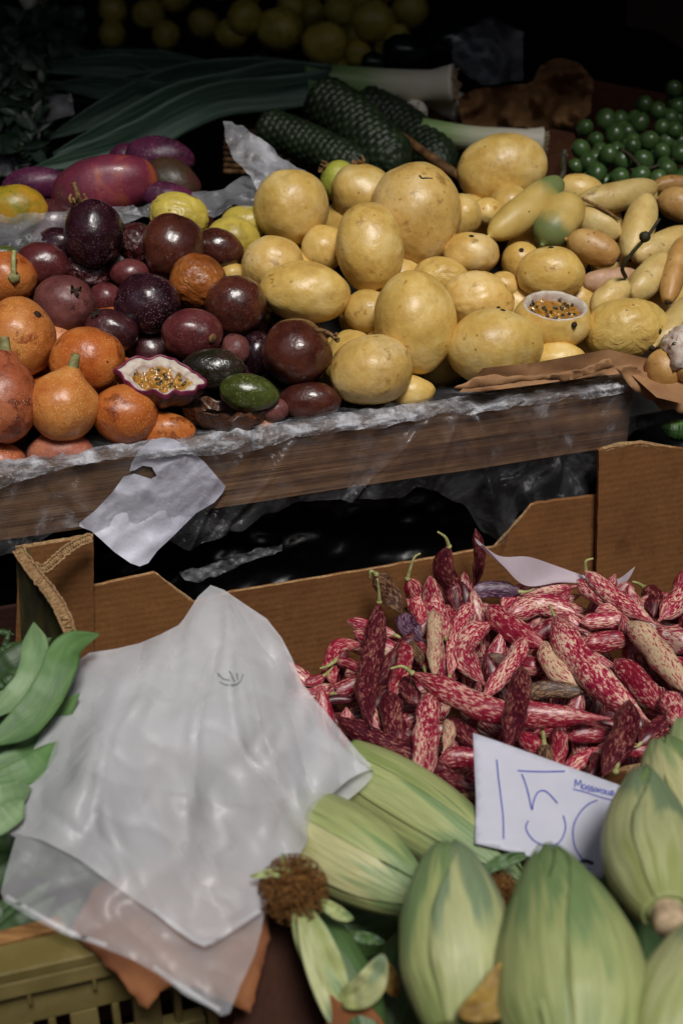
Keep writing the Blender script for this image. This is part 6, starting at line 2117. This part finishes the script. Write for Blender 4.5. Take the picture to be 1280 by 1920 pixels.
# grapes
def grapes():
    root = empty('grape_bunch', pt(1180, 270, 1.74), 'bunch of dim green grapes at the right behind the long yellow fruit', 'grapes')
    rnd = random.Random(21)
    pos = []
    fixed = [(1135, 225, 44), (1152, 252, 42), (1115, 262, 38), (1198, 230, 40), (1215, 265, 40), (1185, 275, 40), (1232, 208, 40), (1262, 168, 42), (1270, 200, 40), (1240, 285, 40), (1140, 290, 40), (1118, 325, 44), (1165, 300, 42), (1205, 300, 40), (1095, 240, 36), (1262, 245, 38), (1088, 280, 38), (1100, 305, 36), (1240, 240, 38), (1200, 330, 40), (1160, 332, 40), (1250, 318, 42), (1275, 290, 40), (1078, 312, 34), (1275, 340, 40), (1232, 335, 38)]
    sv, sf = ico(3)
    base = None
    todo = [(x, y, w, 0) for x, y, w in fixed]
    for i in range(60):
        x, y = rnd.uniform(1075, 1300), rnd.uniform(185, 350)
        if y < 300 - (x - 1060) * .75: continue
        todo.append((x, y, 38, 1))
    for (x, y, w, ly) in todo:
        d = 1.75 - (y - 250) * .0009 + ly * .028 + rnd.uniform(-.006, .006)
        p = pt(x, y, d)
        if base is None:
            base = mesh_obj('grape', [p + q * .0122 * Vector((1, 1, 1)).x for q in sv], sf, MT['grape'], root, origin=p); g = base
        else:
            g = base.copy(); C.objects.link(g); g.parent = root
            g.location = p - parent_world(root)
        s = w * .88 / 2 * d / FPX / .0122 * rnd.uniform(.88, 1.08)
        g.scale = (s, s, s * 1.12)
        g.rotation_euler = (rnd.uniform(0, .8), rnd.uniform(0, .8), rnd.uniform(0, 6))
    tube('stem', [pt(1160, 280, 1.70), pt(1180, 292, 1.69), pt(1200, 318, 1.68), pt(1178, 335, 1.68)], .0028, MT['grape_stem'], root, .8)
    tube('stem', [pt(1180, 320, 1.685), pt(1215, 316, 1.685), pt(1262, 300, 1.69)], .0026, MT['grape_stem'], root, .8)
grapes()

# brown paper bag and carton at the rear right
def kb(x, y): return 1.92 - (y - 150) * .0005 + .045 * fbm(Vector((x * .02, y * .025, 0)), 4) - .04 * ridged(Vector((x * .02, y * .012 + x * .01, 4)))
o = sheet('brown_paper_bag', rough_poly([(862, 178), (900, 165), (960, 162), (1000, 150), (1012, 120), (1040, 108), (1085, 118), (1112, 150), (1105, 210), (1080, 245), (1020, 240), (940, 238), (870, 240), (862, 215)], 5, 12, 1), kb, MT['kraft_dim'], step=9)
tag(o, 'crumpled brown paper bag beside the white leek end', 'paper bag')
rc = empty('carton', pt(1150, 260, 1.9), 'open brown carton behind the grapes at the rear right', 'cardboard box')
def cc_(x, y): return 2.02 - (x - 900) * .0003
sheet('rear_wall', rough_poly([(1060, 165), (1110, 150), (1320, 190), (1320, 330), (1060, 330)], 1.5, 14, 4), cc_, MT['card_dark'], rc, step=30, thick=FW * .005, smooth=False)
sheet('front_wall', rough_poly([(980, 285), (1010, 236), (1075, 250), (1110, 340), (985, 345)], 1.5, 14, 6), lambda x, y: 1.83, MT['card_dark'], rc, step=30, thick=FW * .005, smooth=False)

# yellow apples far back
AG = 'yellow apples in the dim pile at the back'
AP = [(608, 82, 84, 'largest yellow apple in the dim pile, with a reddish blush, just above the topmost leek'),
      (524, 56, 84, 'round yellow apple left of the blushed one in the dim pile'),
      (670, 100, 52, 'small yellow apple right of the blushed one'),
      (458, 34, 66, 'dull yellow apple at the top, third to the left of the blushed one'),
      (700, 40, 80, 'yellow apple above the small one at the top of the photo'),
      (768, 18, 66, 'rightmost yellow apple in the dim pile'),
      (620, 128, 58, 'yellow apple peeping out just below the blushed one'),
      (545, 12, 52, 'yellow apple cut by the top edge above the round one'),
      (636, 20, 58, 'yellow apple cut by the top edge above the blushed one'),
      (745, 68, 46, 'dark yellow apple in shade under the rightmost one')]
for k, (x, y, w, lb) in enumerate(AP):
    back_fruit('apple', 'apple', AG, x, y, w, w * .94, 0, 2.24 + .1 * (y < 30) - .03 * (k == 0), 'yellow_dim', lb, 4, 0, 0)
ra = random.Random(2)
far = []
for i in range(90):
    x, y = ra.uniform(195, 800), ra.uniform(-60, 110)
    if y > 100 - (650 - x) * .06 and x < 560: continue
    if any((x - a) ** 2 + (y - b) ** 2 < 42 ** 2 for a, b in far): continue
    if any((x - a[0]) ** 2 + (y - a[1]) ** 2 < (a[2] * .55) ** 2 for a in AP): continue
    far.append((x, y))
    back_fruit('apple', 'apple', AG, x, y, ra.uniform(50, 62), 54, 0, 2.42 + (x < 400) * .08, 'yellow_dim', 'dim yellow apple in the far shadowy part of the pile', 3, 0, 0)
    bpy.context  # (kept simple)
dk = 'dark green glossy vegetables beside the leek end'
for x, y, w, h, lb in [(760, 100, 90, 70, 'dark green pepper left of the brown paper bag, above the white leek end'),
                       (900, 112, 84, 90, 'dark green pepper between the leek end and the paper bag'),
                       (850, 80, 90, 70, 'blackish green pepper behind the others in deep shade'),
                       (700, 118, 50, 40, 'small dark green pepper right under the small yellow apple'),
                       (490, 112, 60, 46, 'dark green pepper above the leek stalk, left of the apples')]:
    back_fruit('green_pepper', 'pepper', dk, x, y, w, h, 0, 2.12, 'pepper_dark', lb, 4, .06, .1)
# leafy greens at the left
LF = 'dark herb leaves at the far left'
rl = random.Random(9)
def herb(label, x0, x1, y0, y1, n, d0, w=(14, 28)):
    root = empty('leafy_greens', pt((x0 + x1) / 2, y1, d0), label, 'herbs')
    parts = []
    for i in range(n):
        x, y = rl.uniform(x0, x1), rl.uniform(y0, y1)
        d = d0 + rl.uniform(-.04, .04)
        a = rl.uniform(0, 6.28); L = rl.uniform(.010, .022); ww = rl.uniform(*w) * d / FPX / 2
        c = pt(x, y, d)
        ax = (RT * cos(a) + UP * sin(a) + FW * rl.uniform(-.5, .5)).normalized()
        sd = ax.cross((FW + UP * rl.uniform(-.8, .8)).normalized()).normalized()
        nn = ax.cross(sd)
        vs_ = []
        for t, k in ((0, .15), (.25, .8), (.5, 1), (.75, .75), (1, .05)):
            for q in (-1, 0, 1): vs_.append(c + ax * L * (t * 2 - 1) + sd * q * ww * k + nn * abs(q) * ww * .3)
        fs = [(r * 3 + j, r * 3 + j + 1, r * 3 + j + 4, r * 3 + j + 3) for r in range(4) for j in range(2)]
        parts.append((vs_, fs, [(v.x, v.z) for v in vs_]))
    v, f, uv = join(parts)
    o = mesh_obj('leaves', v, f, MT['leaf_dark'], root, uvs=uv)
    for i in range(6):
        x = rl.uniform(x0, x1)
        tube('stem', [pt(x, y1, d0), pt(x + rl.uniform(-15, 15), (y0 + y1) / 2, d0), pt(x + rl.uniform(-25, 25), y0, d0)], .002, MT['leaf_dark'], root, .6)
    return root
herb('dark leafy green bunch hanging at the left edge', -10, 80, 110, 300, 260, 1.84)
herb('dim dark leafy bunch in the top left corner', -10, 150, 20, 130, 240, 2.1)
# dim boxed things at the far right
o = sheet('wooden_board', [(1172, -20), (1320, -20), (1320, 120), (1230, 60), (1172, 50)], lambda x, y: 2.6, MT['panel_brown'], step=60, thick=FW * .02, smooth=False)
tag(o, 'dim reddish brown board in the top right corner', 'board')
o = sheet('clear_bag', rough_poly([(845, 70), (920, 30), (980, 60), (980, 150), (900, 160), (850, 120)], 4, 12, 8), lambda x, y: 2.06 + .03 * fbm(Vector((x * .02, y * .02, 0)), 3), MT['film_dim'], step=9)
tag(o, 'faintly shining clear plastic bag in the dark above the brown paper bag', 'plastic bag')
